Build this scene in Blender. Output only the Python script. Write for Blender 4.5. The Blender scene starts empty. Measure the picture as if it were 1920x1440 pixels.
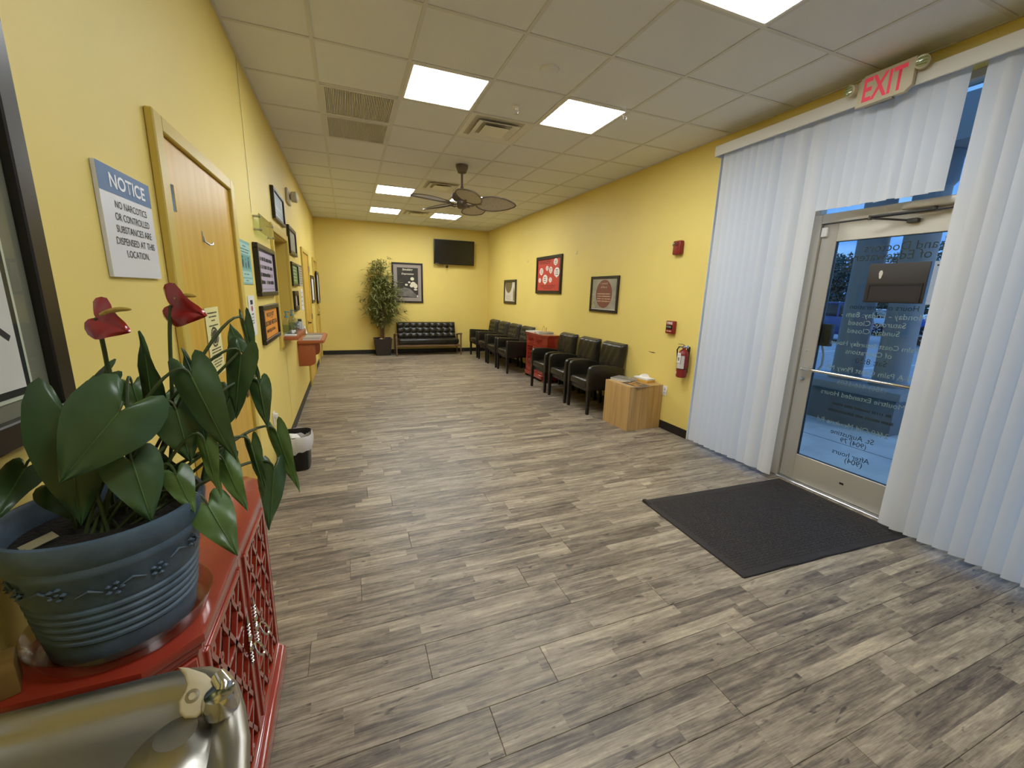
import bpy, bmesh, math, random
from mathutils import Vector, Matrix
PI = math.pi
SC = bpy.context.scene
COL = SC.collection

# ------------------------------------------------------------------ camera
CAM_H = 1.545
F_PX = 771.14
YAW, PITCH, ROLL = 0.3795, 0.2166, 0.0289
def cam_basis():
    cy, sy, cp, sp = math.cos(YAW), math.sin(YAW), math.cos(PITCH), math.sin(PITCH)
    f = Vector((sy*cp, cy*cp, -sp)); r = Vector((cy, -sy, 0)); u = r.cross(f)
    cr, sr = math.cos(ROLL), math.sin(ROLL)
    return f, r*cr + u*sr, -r*sr + u*cr
cam_d = bpy.data.cameras.new('camera')
cam = bpy.data.objects.new('camera', cam_d); COL.objects.link(cam)
_f, _r, _u = cam_basis()
_m = Matrix((_r, _u, -_f)).transposed().to_4x4(); _m.translation = Vector((0, 0, CAM_H))
cam.matrix_world = _m
cam_d.sensor_fit = 'HORIZONTAL'; cam_d.sensor_width = 36; cam_d.lens = F_PX/1920*36
cam_d.clip_start = 0.02; cam_d.clip_end = 500
SC.camera = cam

# ------------------------------------------------------------------ world, light, exposure
SC.view_settings.view_transform = 'Standard'
SC.view_settings.look = 'None'
SC.view_settings.gamma = 1.0
SC.view_settings.use_curve_mapping = False
SC.view_settings.exposure = 0.0
LAMP = 32.0          # radiance of the ceiling panels
SKY = 1.45
w = bpy.data.worlds.new('sky'); SC.world = w; w.use_nodes = True
nt = w.node_tree; nt.nodes.clear()
o = nt.nodes.new('ShaderNodeOutputWorld'); b = nt.nodes.new('ShaderNodeBackground')
tc = nt.nodes.new('ShaderNodeTexCoord'); mp = nt.nodes.new('ShaderNodeMapping'); mp.inputs['Scale'].default_value = (2.2, 2.2, 9)
nz = nt.nodes.new('ShaderNodeTexNoise'); nz.inputs['Scale'].default_value = 1.6; nz.inputs['Detail'].default_value = 6
rp = nt.nodes.new('ShaderNodeValToRGB')
rp.color_ramp.elements[0].position = .42; rp.color_ramp.elements[0].color = (.095, .285, .86, 1)
rp.color_ramp.elements[1].position = .68; rp.color_ramp.elements[1].color = (.36, .64, 1.0, 1)
nt.links.new(tc.outputs['Generated'], mp.inputs[0]); nt.links.new(mp.outputs[0], nz.inputs['Vector'])
nt.links.new(nz.outputs['Fac'], rp.inputs[0]); nt.links.new(rp.outputs[0], b.inputs[0])
b.inputs[1].default_value = SKY; nt.links.new(b.outputs[0], o.inputs[0])
sun_d = bpy.data.lights.new('sun', 'SUN'); sun_d.energy = .6; sun_d.angle = math.radians(6); sun_d.color = (.86, .93, 1)
sun = bpy.data.objects.new('sun', sun_d); COL.objects.link(sun)
sun.rotation_euler = Vector((-.42, .85, -.36)).to_track_quat('-Z', 'Y').to_euler()

# ------------------------------------------------------------------ room numbers (metres)
LW, RW, BW, FW, H = -0.62, 3.465, 10.61, -2.2, 3.078
T = 0.6096; CX0, CY0 = 0.4844, 3.270
WOPEN = 3.36          # storefront opening starts here, runs towards the camera
WEND = -1.3
XG = 3.60             # storefront plane

# ------------------------------------------------------------------ materials
def lin(c):
    if isinstance(c, str):
        c = tuple(int(c[i:i+2], 16) for i in (0, 2, 4))
    return tuple((v/255/12.92 if v/255 <= .04045 else ((v/255+.055)/1.055)**2.4) for v in c[:3]) + (1,)
MATS = {}
def mat(name, col, rough=.5, metal=0., var=None, bump=None, spec=.5, coat=0., emit=None, stretch=None):
    if name in MATS: return MATS[name]
    m = bpy.data.materials.new(name); m.use_nodes = True; MATS[name] = m
    n = m.node_tree; p = n.nodes['Principled BSDF']; c = lin(col)
    p.inputs['Base Color'].default_value = c; p.inputs['Roughness'].default_value = rough
    p.inputs['Metallic'].default_value = metal; p.inputs['Specular IOR Level'].default_value = spec
    p.inputs['Coat Weight'].default_value = coat
    if coat: p.inputs['Coat Roughness'].default_value = .15
    tcn = None
    if var or bump:
        tcn = n.nodes.new('ShaderNodeTexCoord'); mpn = n.nodes.new('ShaderNodeMapping')
        mpn.inputs['Scale'].default_value = stretch or (1, 1, 1)
        n.links.new(tcn.outputs['Object'], mpn.inputs[0])
    if var:
        sc, amt = var
        t = n.nodes.new('ShaderNodeTexNoise'); t.inputs['Scale'].default_value = sc; t.inputs['Detail'].default_value = 5
        n.links.new(mpn.outputs[0], t.inputs['Vector'])
        r = n.nodes.new('ShaderNodeValToRGB')
        r.color_ramp.elements[0].position = .3; r.color_ramp.elements[1].position = .7
        r.color_ramp.elements[0].color = tuple(max(0, x*(1-amt)) for x in c[:3]) + (1,)
        r.color_ramp.elements[1].color = tuple(min(1, x*(1+amt)) for x in c[:3]) + (1,)
        n.links.new(t.outputs['Fac'], r.inputs[0]); n.links.new(r.outputs[0], p.inputs['Base Color'])
    if bump:
        sc, st = bump
        t = n.nodes.new('ShaderNodeTexNoise'); t.inputs['Scale'].default_value = sc; t.inputs['Detail'].default_value = 3
        n.links.new(mpn.outputs[0], t.inputs['Vector'])
        bn = n.nodes.new('ShaderNodeBump'); bn.inputs['Strength'].default_value = st; bn.inputs['Distance'].default_value = .004
        n.links.new(t.outputs['Fac'], bn.inputs['Height']); n.links.new(bn.outputs[0], p.inputs['Normal'])
    if emit:
        p.inputs['Emission Color'].default_value = lin(emit[0]); p.inputs['Emission Strength'].default_value = emit[1]
    return m
def clear_mat(name, tint, gloss=.08, rough=.02):
    m = bpy.data.materials.new(name); m.use_nodes = True; MATS[name] = m
    n = m.node_tree; n.nodes.clear()
    out = n.nodes.new('ShaderNodeOutputMaterial'); mix = n.nodes.new('ShaderNodeMixShader')
    tr = n.nodes.new('ShaderNodeBsdfTransparent'); gl = n.nodes.new('ShaderNodeBsdfGlossy')
    lw = n.nodes.new('ShaderNodeLayerWeight'); lw.inputs[0].default_value = .5
    fr = n.nodes.new('ShaderNodeMath'); fr.operation = 'POWER'; fr.inputs[1].default_value = 5
    ad = n.nodes.new('ShaderNodeMath'); ad.operation = 'ADD'; ad.inputs[1].default_value = gloss*.4; ad.use_clamp = True
    tr.inputs[0].default_value = lin(tint); gl.inputs['Roughness'].default_value = rough
    n.links.new(lw.outputs['Facing'], fr.inputs[0]); n.links.new(fr.outputs[0], ad.inputs[0]); n.links.new(ad.outputs[0], mix.inputs[0])
    n.links.new(tr.outputs[0], mix.inputs[1]); n.links.new(gl.outputs[0], mix.inputs[2]); n.links.new(mix.outputs[0], out.inputs[0])
    return m
def slat_mat(name, col, trans):
    m = bpy.data.materials.new(name); m.use_nodes = True; MATS[name] = m
    n = m.node_tree; n.nodes.clear()
    out = n.nodes.new('ShaderNodeOutputMaterial'); mix = n.nodes.new('ShaderNodeMixShader')
    d = n.nodes.new('ShaderNodeBsdfDiffuse'); t = n.nodes.new('ShaderNodeBsdfTranslucent')
    d.inputs[0].default_value = lin(col); t.inputs[0].default_value = lin(col); mix.inputs[0].default_value = trans
    n.links.new(d.outputs[0], mix.inputs[1]); n.links.new(t.outputs[0], mix.inputs[2]); n.links.new(mix.outputs[0], out.inputs[0])
    return m
def plank_mat():
    m = bpy.data.materials.new('floor_plank'); m.use_nodes = True
    n = m.node_tree; L = n.links.new; p = n.nodes['Principled BSDF']
    N = lambda t, **k: n.nodes.new('ShaderNode'+t)
    def math_(op, a, b=None, c=None):
        q = n.nodes.new('ShaderNodeMath'); q.operation = op
        for i, v in enumerate((a, b, c)):
            if v is None: continue
            if hasattr(v, 'links'): L(v, q.inputs[i])
            else: q.inputs[i].default_value = v
        return q.outputs[0]
    tcn = N('TexCoord'); oi = N('ObjectInfo'); sp = N('SeparateXYZ'); L(tcn.outputs['Object'], sp.inputs[0])
    rnd = math_('MULTIPLY', oi.outputs['Random'], 97.3)
    # printed strips inside one plank: three lanes, each broken at its own places
    lane = math_('FLOOR', math_('MULTIPLY', sp.outputs['Y'], 1/.0615))
    wn = N('TexWhiteNoise'); wn.noise_dimensions = '2D'
    cb = N('CombineXYZ'); L(lane, cb.inputs[0]); L(rnd, cb.inputs[1]); L(cb.outputs[0], wn.inputs['Vector'])
    u = math_('ADD', math_('MULTIPLY', sp.outputs['X'], 1.35), wn.outputs['Value'])
    cell = math_('FLOOR', u)
    cb2 = N('CombineXYZ'); L(math_('ADD', lane, math_('MULTIPLY', cell, 7.31)), cb2.inputs[0]); L(rnd, cb2.inputs[1])
    wn2 = N('TexWhiteNoise'); wn2.noise_dimensions = '2D'; L(cb2.outputs[0], wn2.inputs['Vector'])
    # grain
    off = N('CombineXYZ'); L(math_('ADD', rnd, math_('MULTIPLY', wn2.outputs['Value'], 31)), off.inputs[0]); L(rnd, off.inputs[1]); L(rnd, off.inputs[2])
    va = N('VectorMath'); va.operation = 'ADD'; L(tcn.outputs['Object'], va.inputs[0]); L(off.outputs[0], va.inputs[1])
    def noise(scale, st, det=6, dist=0.):
        mpn = N('Mapping'); mpn.inputs['Scale'].default_value = st; L(va.outputs[0], mpn.inputs[0])
        q = N('TexNoise'); q.inputs['Scale'].default_value = scale; q.inputs['Detail'].default_value = det; q.inputs['Distortion'].default_value = dist
        L(mpn.outputs[0], q.inputs['Vector']); return q.outputs['Fac']
    g1 = noise(1, (3.0, 42, 1), 7, .6)
    g2 = noise(1, (16, 260, 1), 5)
    g5 = noise(1, (11, 34, 1), 2, .5)
    g3 = noise(1, (2.2, 9, 1), 4, 1.2)
    g4 = noise(1, (60, 30, 1), 3)
    s = math_('ADD', math_('MULTIPLY', wn2.outputs['Value'], .30), math_('MULTIPLY', math_('SUBTRACT', g1, .5), 1.10))
    s = math_('ADD', s, math_('MULTIPLY', math_('SUBTRACT', g2, .5), .75))
    s = math_('SUBTRACT', s, math_('MULTIPLY', math_('MAXIMUM', math_('SUBTRACT', g5, .66), 0), 4.5))
    s = math_('ADD', s, math_('MULTIPLY', math_('SUBTRACT', g3, .5), .85))
    s = math_('ADD', s, math_('MULTIPLY', math_('SUBTRACT', g4, .5), .16))
    s = math_('ADD', s, .31)
    r = N('ValToRGB'); L(s, r.inputs[0]); e = r.color_ramp.elements
    e[0].position = .02; e[0].color = lin('4a4139'); e[1].position = .95; e[1].color = lin('c0b194')
    for pos, c in ((.28, '6d6154'), (.48, '8a7d6a'), (.70, 'a39580')):
        q = e.new(pos); q.color = lin(c)
    L(r.outputs[0], p.inputs['Base Color'])
    rr = math_('ADD', .33, math_('MULTIPLY', g1, .20)); L(rr, p.inputs['Roughness'])
    p.inputs['Specular IOR Level'].default_value = .45
    bn = N('Bump'); bn.inputs['Strength'].default_value = .12; bn.inputs['Distance'].default_value = .002
    L(s, bn.inputs['Height']); L(bn.outputs[0], p.inputs['Normal'])
    return m
def wood_mat(name, dark, light, st, rough=.45):
    m = bpy.data.materials.new(name); m.use_nodes = True; MATS[name] = m
    n = m.node_tree; L = n.links.new; p = n.nodes['Principled BSDF']
    t = n.nodes.new('ShaderNodeTexCoord'); mp = n.nodes.new('ShaderNodeMapping'); mp.inputs['Scale'].default_value = st
    nz = n.nodes.new('ShaderNodeTexNoise'); nz.inputs['Scale'].default_value = 1; nz.inputs['Detail'].default_value = 6; nz.inputs['Distortion'].default_value = .4
    r = n.nodes.new('ShaderNodeValToRGB'); r.color_ramp.elements[0].color = lin(dark); r.color_ramp.elements[1].color = lin(light)
    r.color_ramp.elements[0].position = .32; r.color_ramp.elements[1].position = .68
    L(t.outputs['Object'], mp.inputs[0]); L(mp.outputs[0], nz.inputs['Vector']); L(nz.outputs['Fac'], r.inputs[0]); L(r.outputs[0], p.inputs['Base Color'])
    p.inputs['Roughness'].default_value = rough
    return m

M_WALL = mat('yellow_paint', 'e4cd72', .55, bump=(140, .10), var=(1.2, .03))
M_CEIL = mat('ceiling_tile', 'e3e4e6', .9, bump=(160, .35), var=(220, .05))
M_GRID = mat('ceiling_grid', 'd4d3d0', .5)
M_BASE = mat('black_vinyl', '1c1917', .45)
M_DOOR = wood_mat('golden_door', 'c69a33', 'd8b04a', (14, 14, .7), .38)
M_TRIM = mat('door_frame_paint', 'cdb354', .4)
M_WHITE = mat('white_plastic', 'e6e3da', .4)
M_BEIGE = mat('beige_plastic', 'c9bfa4', .45)
M_BLACK = mat('black_satin', '17140f', .38)
M_FRAME = mat('black_frame', '1d1812', .35)
M_LEATH = mat('black_leather', '1f1c15', .30, bump=(70, .25), var=(9, .25))
M_LEATH2 = mat('dark_olive_leather', '262217', .42, bump=(90, .25), var=(7, .2))
M_LEG = mat('dark_stained_leg', '15100c', .4)
M_ALU = mat('brushed_aluminium', 'c2bdb1', .42, .40)
M_ALUS = mat('silver_aluminium', 'c3c4c6', .3, .85)
M_CHROME = mat('chrome', 'd8d6d0', .12, 1.)
M_STEEL = mat('stainless_steel', 'a8a59c', .40, 1., bump=(260, .05))
M_RED = mat('red_lacquer', '95301f', .24, coat=.8, var=(5, .12), spec=.5)
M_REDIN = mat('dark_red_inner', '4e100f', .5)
M_FIRE = mat('fire_red', '84201a', .40)
M_WOOD = wood_mat('light_oak_laminate', 'a98450', 'c7a267', (34, 34, 1.4), .45)
M_CTR = mat('orange_laminate', 'a65a30', .45, var=(60, .08))
M_SOFAW = wood_mat('sofa_wood', '5c452c', '7d6140', (3, 30, 30), .45)
M_CANE = mat('bamboo_cane', '6b5230', .5, var=(14, .35))
M_BLEAF = mat('bamboo_leaf', '757a42', .5, var=(3, .35))
M_POT2 = mat('dark_brown_planter', '2b211b', .5)
M_LEAF = mat('anthurium_leaf', '38502e', .34, var=(9, .28), spec=.45)
M_LEAF2 = mat('anthurium_leaf_light', '4d6836', .36, var=(9, .25), spec=.45)
M_STEM = mat('anthurium_stem', '3d4a22', .5)
M_SPATHE = mat('red_spathe', '9c1a18', .25, coat=.4)
M_SPADIX = mat('yellow_spadix', 'b79a42', .6, bump=(300, .5))
M_POT = mat('slate_blue_pot', '475969', .55, var=(24, .22), bump=(60, .2))
M_SOIL = mat('potting_soil', '1b140e', .95, bump=(120, 1), var=(80, .6))
M_PAPER = mat('white_paper', 'dcdbd4', .7)
M_INK = mat('black_ink', '1b1a1a', .7)
M_GLASS = clear_mat('window_glass', 'eef5f2', .05)
M_ACRYL = clear_mat('clear_acrylic', 'e6efe0', .10)
M_CLEAR = clear_mat('clear_plastic', 'f0f5f8', .12, .08)
M_SLAT = slat_mat('vinyl_slat', 'eeeeee', .42)
M_LAMP = mat('lamp_diffuser', 'ffffff', .6, emit=('f6fbff', LAMP))
M_GREY = mat('grey_plastic', '8a8478', .5)
M_DGREY = mat('dark_grey', '3a3834', .5)
M_SCREEN = mat('tv_screen', '14130f', .22)

# ------------------------------------------------------------------ mesh builder
class MB:
    def __init__(s): s.bm = bmesh.new()
    def _merge(s, b2, mtx=None):
        if mtx is not None: bmesh.ops.transform(b2, matrix=mtx, verts=b2.verts)
        me = bpy.data.meshes.new('tmp'); b2.to_mesh(me); b2.free(); s.bm.from_mesh(me); bpy.data.meshes.remove(me)
    def box(s, c, d, r=0., seg=2, rot=None, fn=None):
        b2 = bmesh.new(); bmesh.ops.create_cube(b2, size=1)
        bmesh.ops.scale(b2, vec=d, verts=b2.verts)
        if r > 0:
            r = min(r, min(d)*.49)
            bmesh.ops.bevel(b2, geom=b2.edges[:], offset=r, segments=seg, profile=.5, affect='EDGES')
        if fn:
            for v in b2.verts: v.co = Vector(fn(*v.co))
        m = Matrix.Translation(c)
        if rot: m = m @ Matrix.Rotation(rot[2], 4, 'Z') @ Matrix.Rotation(rot[1], 4, 'Y') @ Matrix.Rotation(rot[0], 4, 'X')
        s._merge(b2, m); return s
    def b(s, x0, x1, y0, y1, z0, z1, r=0., seg=2):
        return s.box(((x0+x1)/2, (y0+y1)/2, (z0+z1)/2), (abs(x1-x0), abs(y1-y0), abs(z1-z0)), r, seg)
    def tube(s, pts, r, n=8, cap=True, flat=1.):
        pts = [Vector(p) for p in pts]; k = len(pts)
        rs = r if isinstance(r, (list, tuple)) else [r]*k
        up = Vector((0, 0, 1)); rings = []; px = None
        for i, p in enumerate(pts):
            d = (pts[min(i+1, k-1)]-pts[max(i-1, 0)]).normalized()
            if px is None:
                px = d.cross(up); px = px.normalized() if px.length > 1e-4 else Vector((1, 0, 0))
            else:
                px = (px - d*px.dot(d)); px = px.normalized() if px.length > 1e-5 else Vector((1, 0, 0))
            py = d.cross(px)
            rings.append([s.bm.verts.new(p + (px*math.cos(2*PI*j/n)+py*math.sin(2*PI*j/n)*flat)*rs[i]) for j in range(n)])
        for i in range(k-1):
            for j in range(n):
                s.bm.faces.new((rings[i][j], rings[i][(j+1) % n], rings[i+1][(j+1) % n], rings[i+1][j]))
        if cap:
            s.bm.faces.new(rings[0][::-1]); s.bm.faces.new(rings[-1])
        return s
    def lathe(s, prof, c=(0, 0, 0), n=24, mtx=None, cap=True, sq=None):
        b2 = bmesh.new(); rings = []
        for r, z in prof:
            ring = []
            for j in range(n):
                a = 2*PI*j/n; cx, sy = math.cos(a), math.sin(a)
                if sq:
                    q = (abs(cx)**sq+abs(sy)**sq)**(-1/sq); cx *= q; sy *= q
                ring.append(b2.verts.new((r*cx, r*sy, z)))
            rings.append(ring)
        for i in range(len(prof)-1):
            for j in range(n):
                b2.faces.new((rings[i][j], rings[i][(j+1) % n], rings[i+1][(j+1) % n], rings[i+1][j]))
        if cap:
            if prof[0][0] > 1e-5: b2.faces.new(rings[0][::-1])
            if prof[-1][0] > 1e-5: b2.faces.new(rings[-1])
        bmesh.ops.remove_doubles(b2, verts=b2.verts, dist=1e-6)
        m = Matrix.Translation(c)
        if mtx is not None: m = m @ mtx
        s._merge(b2, m); return s
    def prism(s, poly, fn, t0, t1, r=0., seg=2):
        b2 = bmesh.new()
        a = [b2.verts.new(fn(p[0], p[1], t0)) for p in poly]; c = [b2.verts.new(fn(p[0], p[1], t1)) for p in poly]
        k = len(poly)
        b2.faces.new(a[::-1]); b2.faces.new(c)
        for i in range(k): b2.faces.new((a[i], a[(i+1) % k], c[(i+1) % k], c[i]))
        bmesh.ops.recalc_face_normals(b2, faces=b2.faces)
        if r > 0:
            es = [e for e in b2.edges if (e.verts[0] in a) == (e.verts[1] in a)]
            bmesh.ops.bevel(b2, geom=es, offset=r, segments=seg, profile=.5, affect='EDGES')
        s._merge(b2); return s
    def grid(s, fn, nu, nv):
        vs = [[s.bm.verts.new(fn(i/nu, j/nv)) for j in range(nv+1)] for i in range(nu+1)]
        for i in range(nu):
            for j in range(nv):
                s.bm.faces.new((vs[i][j], vs[i+1][j], vs[i+1][j+1], vs[i][j+1]))
        return s
    def rect(s, x0, x1, z0, z1, y):          # flat print facing -Y
        v = [s.bm.verts.new(p) for p in ((x0, y, z0), (x1, y, z0), (x1, y, z1), (x0, y, z1))]
        s.bm.faces.new(v); return s
    def disc(s, cx, cz, rx, rz, y, n=24, a0=0, a1=2*PI):
        full = abs(a1-a0-2*PI) < 1e-4
        vs = [s.bm.verts.new((cx+rx*math.cos(a0+(a1-a0)*i/n), y, cz+rz*math.sin(a0+(a1-a0)*i/n))) for i in range(n if full else n+1)]
        s.bm.faces.new(vs); return s
    def poly(s, pts): s.bm.faces.new([s.bm.verts.new(p) for p in pts]); return s
    def mesh(s, name, m, smooth=35):
        bmesh.ops.recalc_face_normals(s.bm, faces=s.bm.faces) if smooth is not None and len(s.bm.faces) < 60000 else None
        me = bpy.data.meshes.new(name); s.bm.to_mesh(me); s.bm.free()
        me.materials.append(m)
        if smooth:
            me.polygons.foreach_set('use_smooth', [True]*len(me.polygons)); me.set_sharp_from_angle(angle=math.radians(smooth))
        return me
    def obj(s, name, m, parent=None, smooth=35, loc=None, rot=None):
        ob = bpy.data.objects.new(name, s.mesh(name, m, smooth)); COL.objects.link(ob)
        if parent is not None: ob.parent = parent
        if loc is not None: ob.location = loc
        if rot is not None: ob.rotation_euler = rot
        return ob
def tag(ob, label, cat, group=None):
    ob['label'] = label; ob['category'] = cat
    if group: ob['group'] = group
    return ob
def thing(name, label, cat, loc=(0, 0, 0), rz=0., group=None):
    e = bpy.data.objects.new(name, None); COL.objects.link(e); e.empty_display_size = .05
    e.location = loc; e.rotation_euler = (0, 0, rz); return tag(e, label, cat, group)
def struct(ob, label=None):
    ob['kind'] = 'structure'
    if label: ob['label'] = label
    return ob
def clone(root, loc, rz=None, label=None):
    r = root.copy(); COL.objects.link(r); r.location = loc
    if rz is not None: r.rotation_euler = (0, 0, rz)
    if label: r['label'] = label
    for ch in list(root.children):
        c = ch.copy(); COL.objects.link(c); c.parent = r
        for g in list(ch.children):
            d = g.copy(); COL.objects.link(d); d.parent = c
    return r
LR, RR = PI/2, -PI/2                       # rotation of things on the left / right wall
def text(body, m, parent, cx, cz, y, w=None, h=None, bold=0., mirror=False, align='C', name='lettering', shear=0.):
    cu = bpy.data.curves.new('t', 'FONT'); cu.body = body; cu.offset = bold; cu.shear = shear; cu.resolution_u = 3
    to = bpy.data.objects.new('t', cu); COL.objects.link(to)
    bpy.context.view_layer.update()
    me = bpy.data.meshes.new_from_object(to.evaluated_get(bpy.context.evaluated_depsgraph_get()))
    bpy.data.objects.remove(to); bpy.data.curves.remove(cu)
    xs = [v.co.x for v in me.vertices]; ys = [v.co.y for v in me.vertices]
    if not xs: return None
    x0, x1, y0, y1 = min(xs), max(xs), min(ys), max(ys)
    sx = (w/(x1-x0)) if w else None; sy = (h/(y1-y0)) if h else None
    sx = sx or sy; sy = sy or sx
    for v in me.vertices:
        px = (v.co.x-(x0+x1)/2)*sx; pz = (v.co.y-(y0+y1)/2)*sy
        if mirror: px = -px
        if align == 'L': px += (x1-x0)/2*sx
        v.co = (cx+px, y, cz+pz)
    me.name = name; me.materials.clear(); me.materials.append(m)
    ob = bpy.data.objects.new(name, me); COL.objects.link(ob); ob.parent = parent
    return ob
def scribble(mb, cx, cz, w, h, y, seed=0, dens=1.):      # a line of print too small to read
    rg = random.Random(seed); x = cx-w/2; cw = h*.55/dens
    while x < cx+w/2-cw*.5:
        k = cw*rg.uniform(.55, 1.0)
        if rg.random() > .13:
            hh = h*rg.uniform(.75, 1.0)
            mb.rect(x, x+k*.80, cz-h/2, cz-h/2+hh, y)
        x += k
    return mb

# ================================================================== THE SETTING
rng = random.Random(7)
# floor slab and planks
fl = MB(); fl.b(LW-.2, XG+.06, FW, BW+.1, -.2, -.0062)
M_PLANK = plank_mat()
floor = struct(fl.obj('floor', M_PLANK, smooth=None), 'grey-brown wood plank floor running the length of the room')
PW, PL, GAP = .1845, 1.22, .0006
def plank_mesh(L):
    m = MB(); x0, x1, y0, y1, c = GAP, L-GAP, GAP, PW-GAP, .0014
    def ring(i, z): return [m.bm.verts.new(p) for p in ((x0+i, y0+i, z), (x1-i, y0+i, z), (x1-i, y1-i, z), (x0+i, y1-i, z))]
    a, b_, d = ring(0, -.006), ring(0, -.0014), ring(c, 0)
    for p, q in ((a, b_), (b_, d)):
        for j in range(4): m.bm.faces.new((p[j], p[(j+1) % 4], q[(j+1) % 4], q[j]))
    m.bm.faces.new(d)
    return m.mesh('plank', M_PLANK, None)
full = plank_mesh(PL)
y = BW; rows = 0
while y > .35:
    y -= PW; rows += 1
    x = LW - rng.uniform(.05, PL-.1)
    while x < XG-.03:
        a, e_ = max(x, LW), min(x+PL, XG-.03)
        if e_-a > .03:
            me = full if e_-a > PL-.001 else plank_mesh(e_-a)
            p = bpy.data.objects.new('plank', me); COL.objects.link(p); p.parent = floor; p.location = (a, y, 0)
        x += PL

# walls
lw = MB()
WY0, WY1, WZ0, WZ1 = 4.50, 5.49, 1.03, 2.045         # reception hatch opening
lw.b(LW-.2, LW, FW, WY0, 0, H+.05); lw.b(LW-.2, LW, WY1, BW, 0, H+.05)
lw.b(LW-.2, LW, WY0, WY1, 0, WZ0); lw.b(LW-.2, LW, WY0, WY1, WZ1, H+.05)
struct(lw.obj('wall_left', M_WALL, smooth=None), 'yellow painted wall with doors, signs and reception hatch')
wb = MB(); wb.b(LW-.2, RW+.2, BW, BW+.15, 0, H+.05)
struct(wb.obj('wall_back', M_WALL, smooth=None), 'yellow far wall behind sofa and television')
wr = MB(); wr.b(RW, RW+.2, WOPEN, BW, 0, H+.05); wr.b(RW, RW+.2, WEND, WOPEN, 2.93, H+.05); wr.b(RW, RW+.2, FW, WEND, 0, H+.05)
struct(wr.obj('wall_right', M_WALL, smooth=None), 'yellow wall with the storefront door opening')
wf = MB(); wf.b(LW-.2, RW+.2, FW-.15, FW, 0, H+.05)
struct(wf.obj('wall_front', M_WALL, smooth=None), 'yellow wall behind the viewpoint')

# baseboards
def base(name, segs):
    m = MB()
    for s in segs: m.b(*s, .004, 1)
    return struct(m.obj(name, M_BASE), 'black vinyl cove base')
bt, bh = .008, .10
base('baseboard_left', [(LW, LW+bt, a, b_, 0, bh) for a, b_ in ((FW, 1.93), (3.07, 7.15), (8.30, 9.38))])
base('baseboard_back', [(LW, RW, BW-bt, BW, 0, bh)])
base('baseboard_right', [(RW-bt, RW, WOPEN, BW-bt, 0, bh)])

# ceiling: slab, grid, tiles
cl = MB(); cl.b(LW-.2, RW+.2, FW, BW+.1, H+.035, H+.12)
ceiling = struct(cl.obj('ceiling', M_CEIL, smooth=None), 'suspended ceiling of square white tiles')
xs = [LW]+[CX0+c*T for c in range(-1, 5)]+[RW]
ys = [FW]+[CY0+k*T for k in range(-8, 13)]+[BW]
gm = MB(); gw = .012
for x in xs[1:-1]: gm.b(x-gw, x+gw, FW, BW, H-.001, H+.012)
for yy in ys[1:-1]:
    for i in range(len(xs)-1): gm.b(xs[i]+(gw if i else 0), xs[i+1]-(gw if i < len(xs)-2 else 0), yy-gw, yy+gw, H-.001, H+.012)
gm.b(LW, LW+.018, FW, BW, H-.002, H+.012); gm.b(RW-.018, RW, FW, BW, H-.002, H+.012); gm.b(LW, RW, BW-.018, BW, H-.002, H+.012)
gm.obj('grid', M_GRID, ceiling, smooth=None)
LIGHTS = [(0, 0), (2, 0), (0, 6), (2, 6), (0, 9), (2, 9), (2, -3), (0, -6)]  # last entry: unseen panel added to brighten the plant and near left wall
VENTS = [(1, 1), (1, 5), (1, 9)]; GRILLES = [(-1, 1), (-1, 2)]
def cell(c, k): return CX0+(c+.5)*T, CY0+(k+.5)*T
skip = {(c, k) for c, k in LIGHTS+VENTS+GRILLES}
tile_cache = {}
for i in range(len(xs)-1):
    for j in range(len(ys)-1):
        c, k = i-2 if i else -2, j-9
        if (c+0, k) in {(a, b_) for a, b_ in skip}: continue
        dx, dy = xs[i+1]-xs[i], ys[j+1]-ys[j]
        if dx < .03 or dy < .03: continue
        key = (round(dx, 3), round(dy, 3))
        if key not in tile_cache:
            m = MB(); m.b(-dx/2+.010, dx/2-.010, -dy/2+.010, dy/2-.010, 0, .014, .002, 1); tile_cache[key] = m.mesh('ceiling_tile', M_CEIL, None)
        t = bpy.data.objects.new('ceiling_tile', tile_cache[key]); COL.objects.link(t); t.parent = ceiling
        t.location = ((xs[i]+xs[i+1])/2, (ys[j]+ys[j+1])/2, H+.004)

# storefront: frames, panes, door
def alu(m, x0, x1, y0, y1, z0, z1): m.b(x0, x1, y0, y1, z0, z1, .003, 1)
FX0, FX1 = XG-.03, XG+.05
def window(name, y0, y1, z0, z1, lab):
    m = MB(); t = .05
    alu(m, FX0, FX1, y0, y0+t, z0, z1); alu(m, FX0, FX1, y1-t, y1, z0, z1)
    alu(m, FX0, FX1, y0+t, y1-t, z0, z0+t); alu(m, FX0, FX1, y0+t, y1-t, z1-t, z1)
    wob = struct(m.obj(name, M_ALU), lab)
    g = MB(); g.b(XG+.005, XG+.011, y0+t, y1-t, z0+t, z1-t); g.obj('pane', M_GLASS, wob, smooth=None)
    return wob
DJ0, DJ1 = 1.36, 2.43                                  # door frame outer
window('window_1', DJ1, WOPEN, 0, 2.93, 'tall storefront sidelight behind the blinds beside the door')
window('window_2', DJ0, DJ1, 2.175, 2.93, 'glass transom above the entrance door')
window('window_3', .03, DJ0, 0, 2.93, 'tall storefront pane behind the blinds nearest the viewpoint')
window('window_4', WEND, .03, 0, 2.93, 'storefront pane out at the front end')
m = MB(); alu(m, XG-.045, XG+.05, DJ1-.085, DJ1, 0, 2.226); alu(m, XG-.045, XG+.05, DJ0, DJ0+.085, 0, 2.226); alu(m, XG-.045, XG+.05, DJ0+.085, DJ1-.085, 2.155, 2.226)
struct(m.obj('trim_1', M_ALU), 'aluminium frame around the entrance door')
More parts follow.
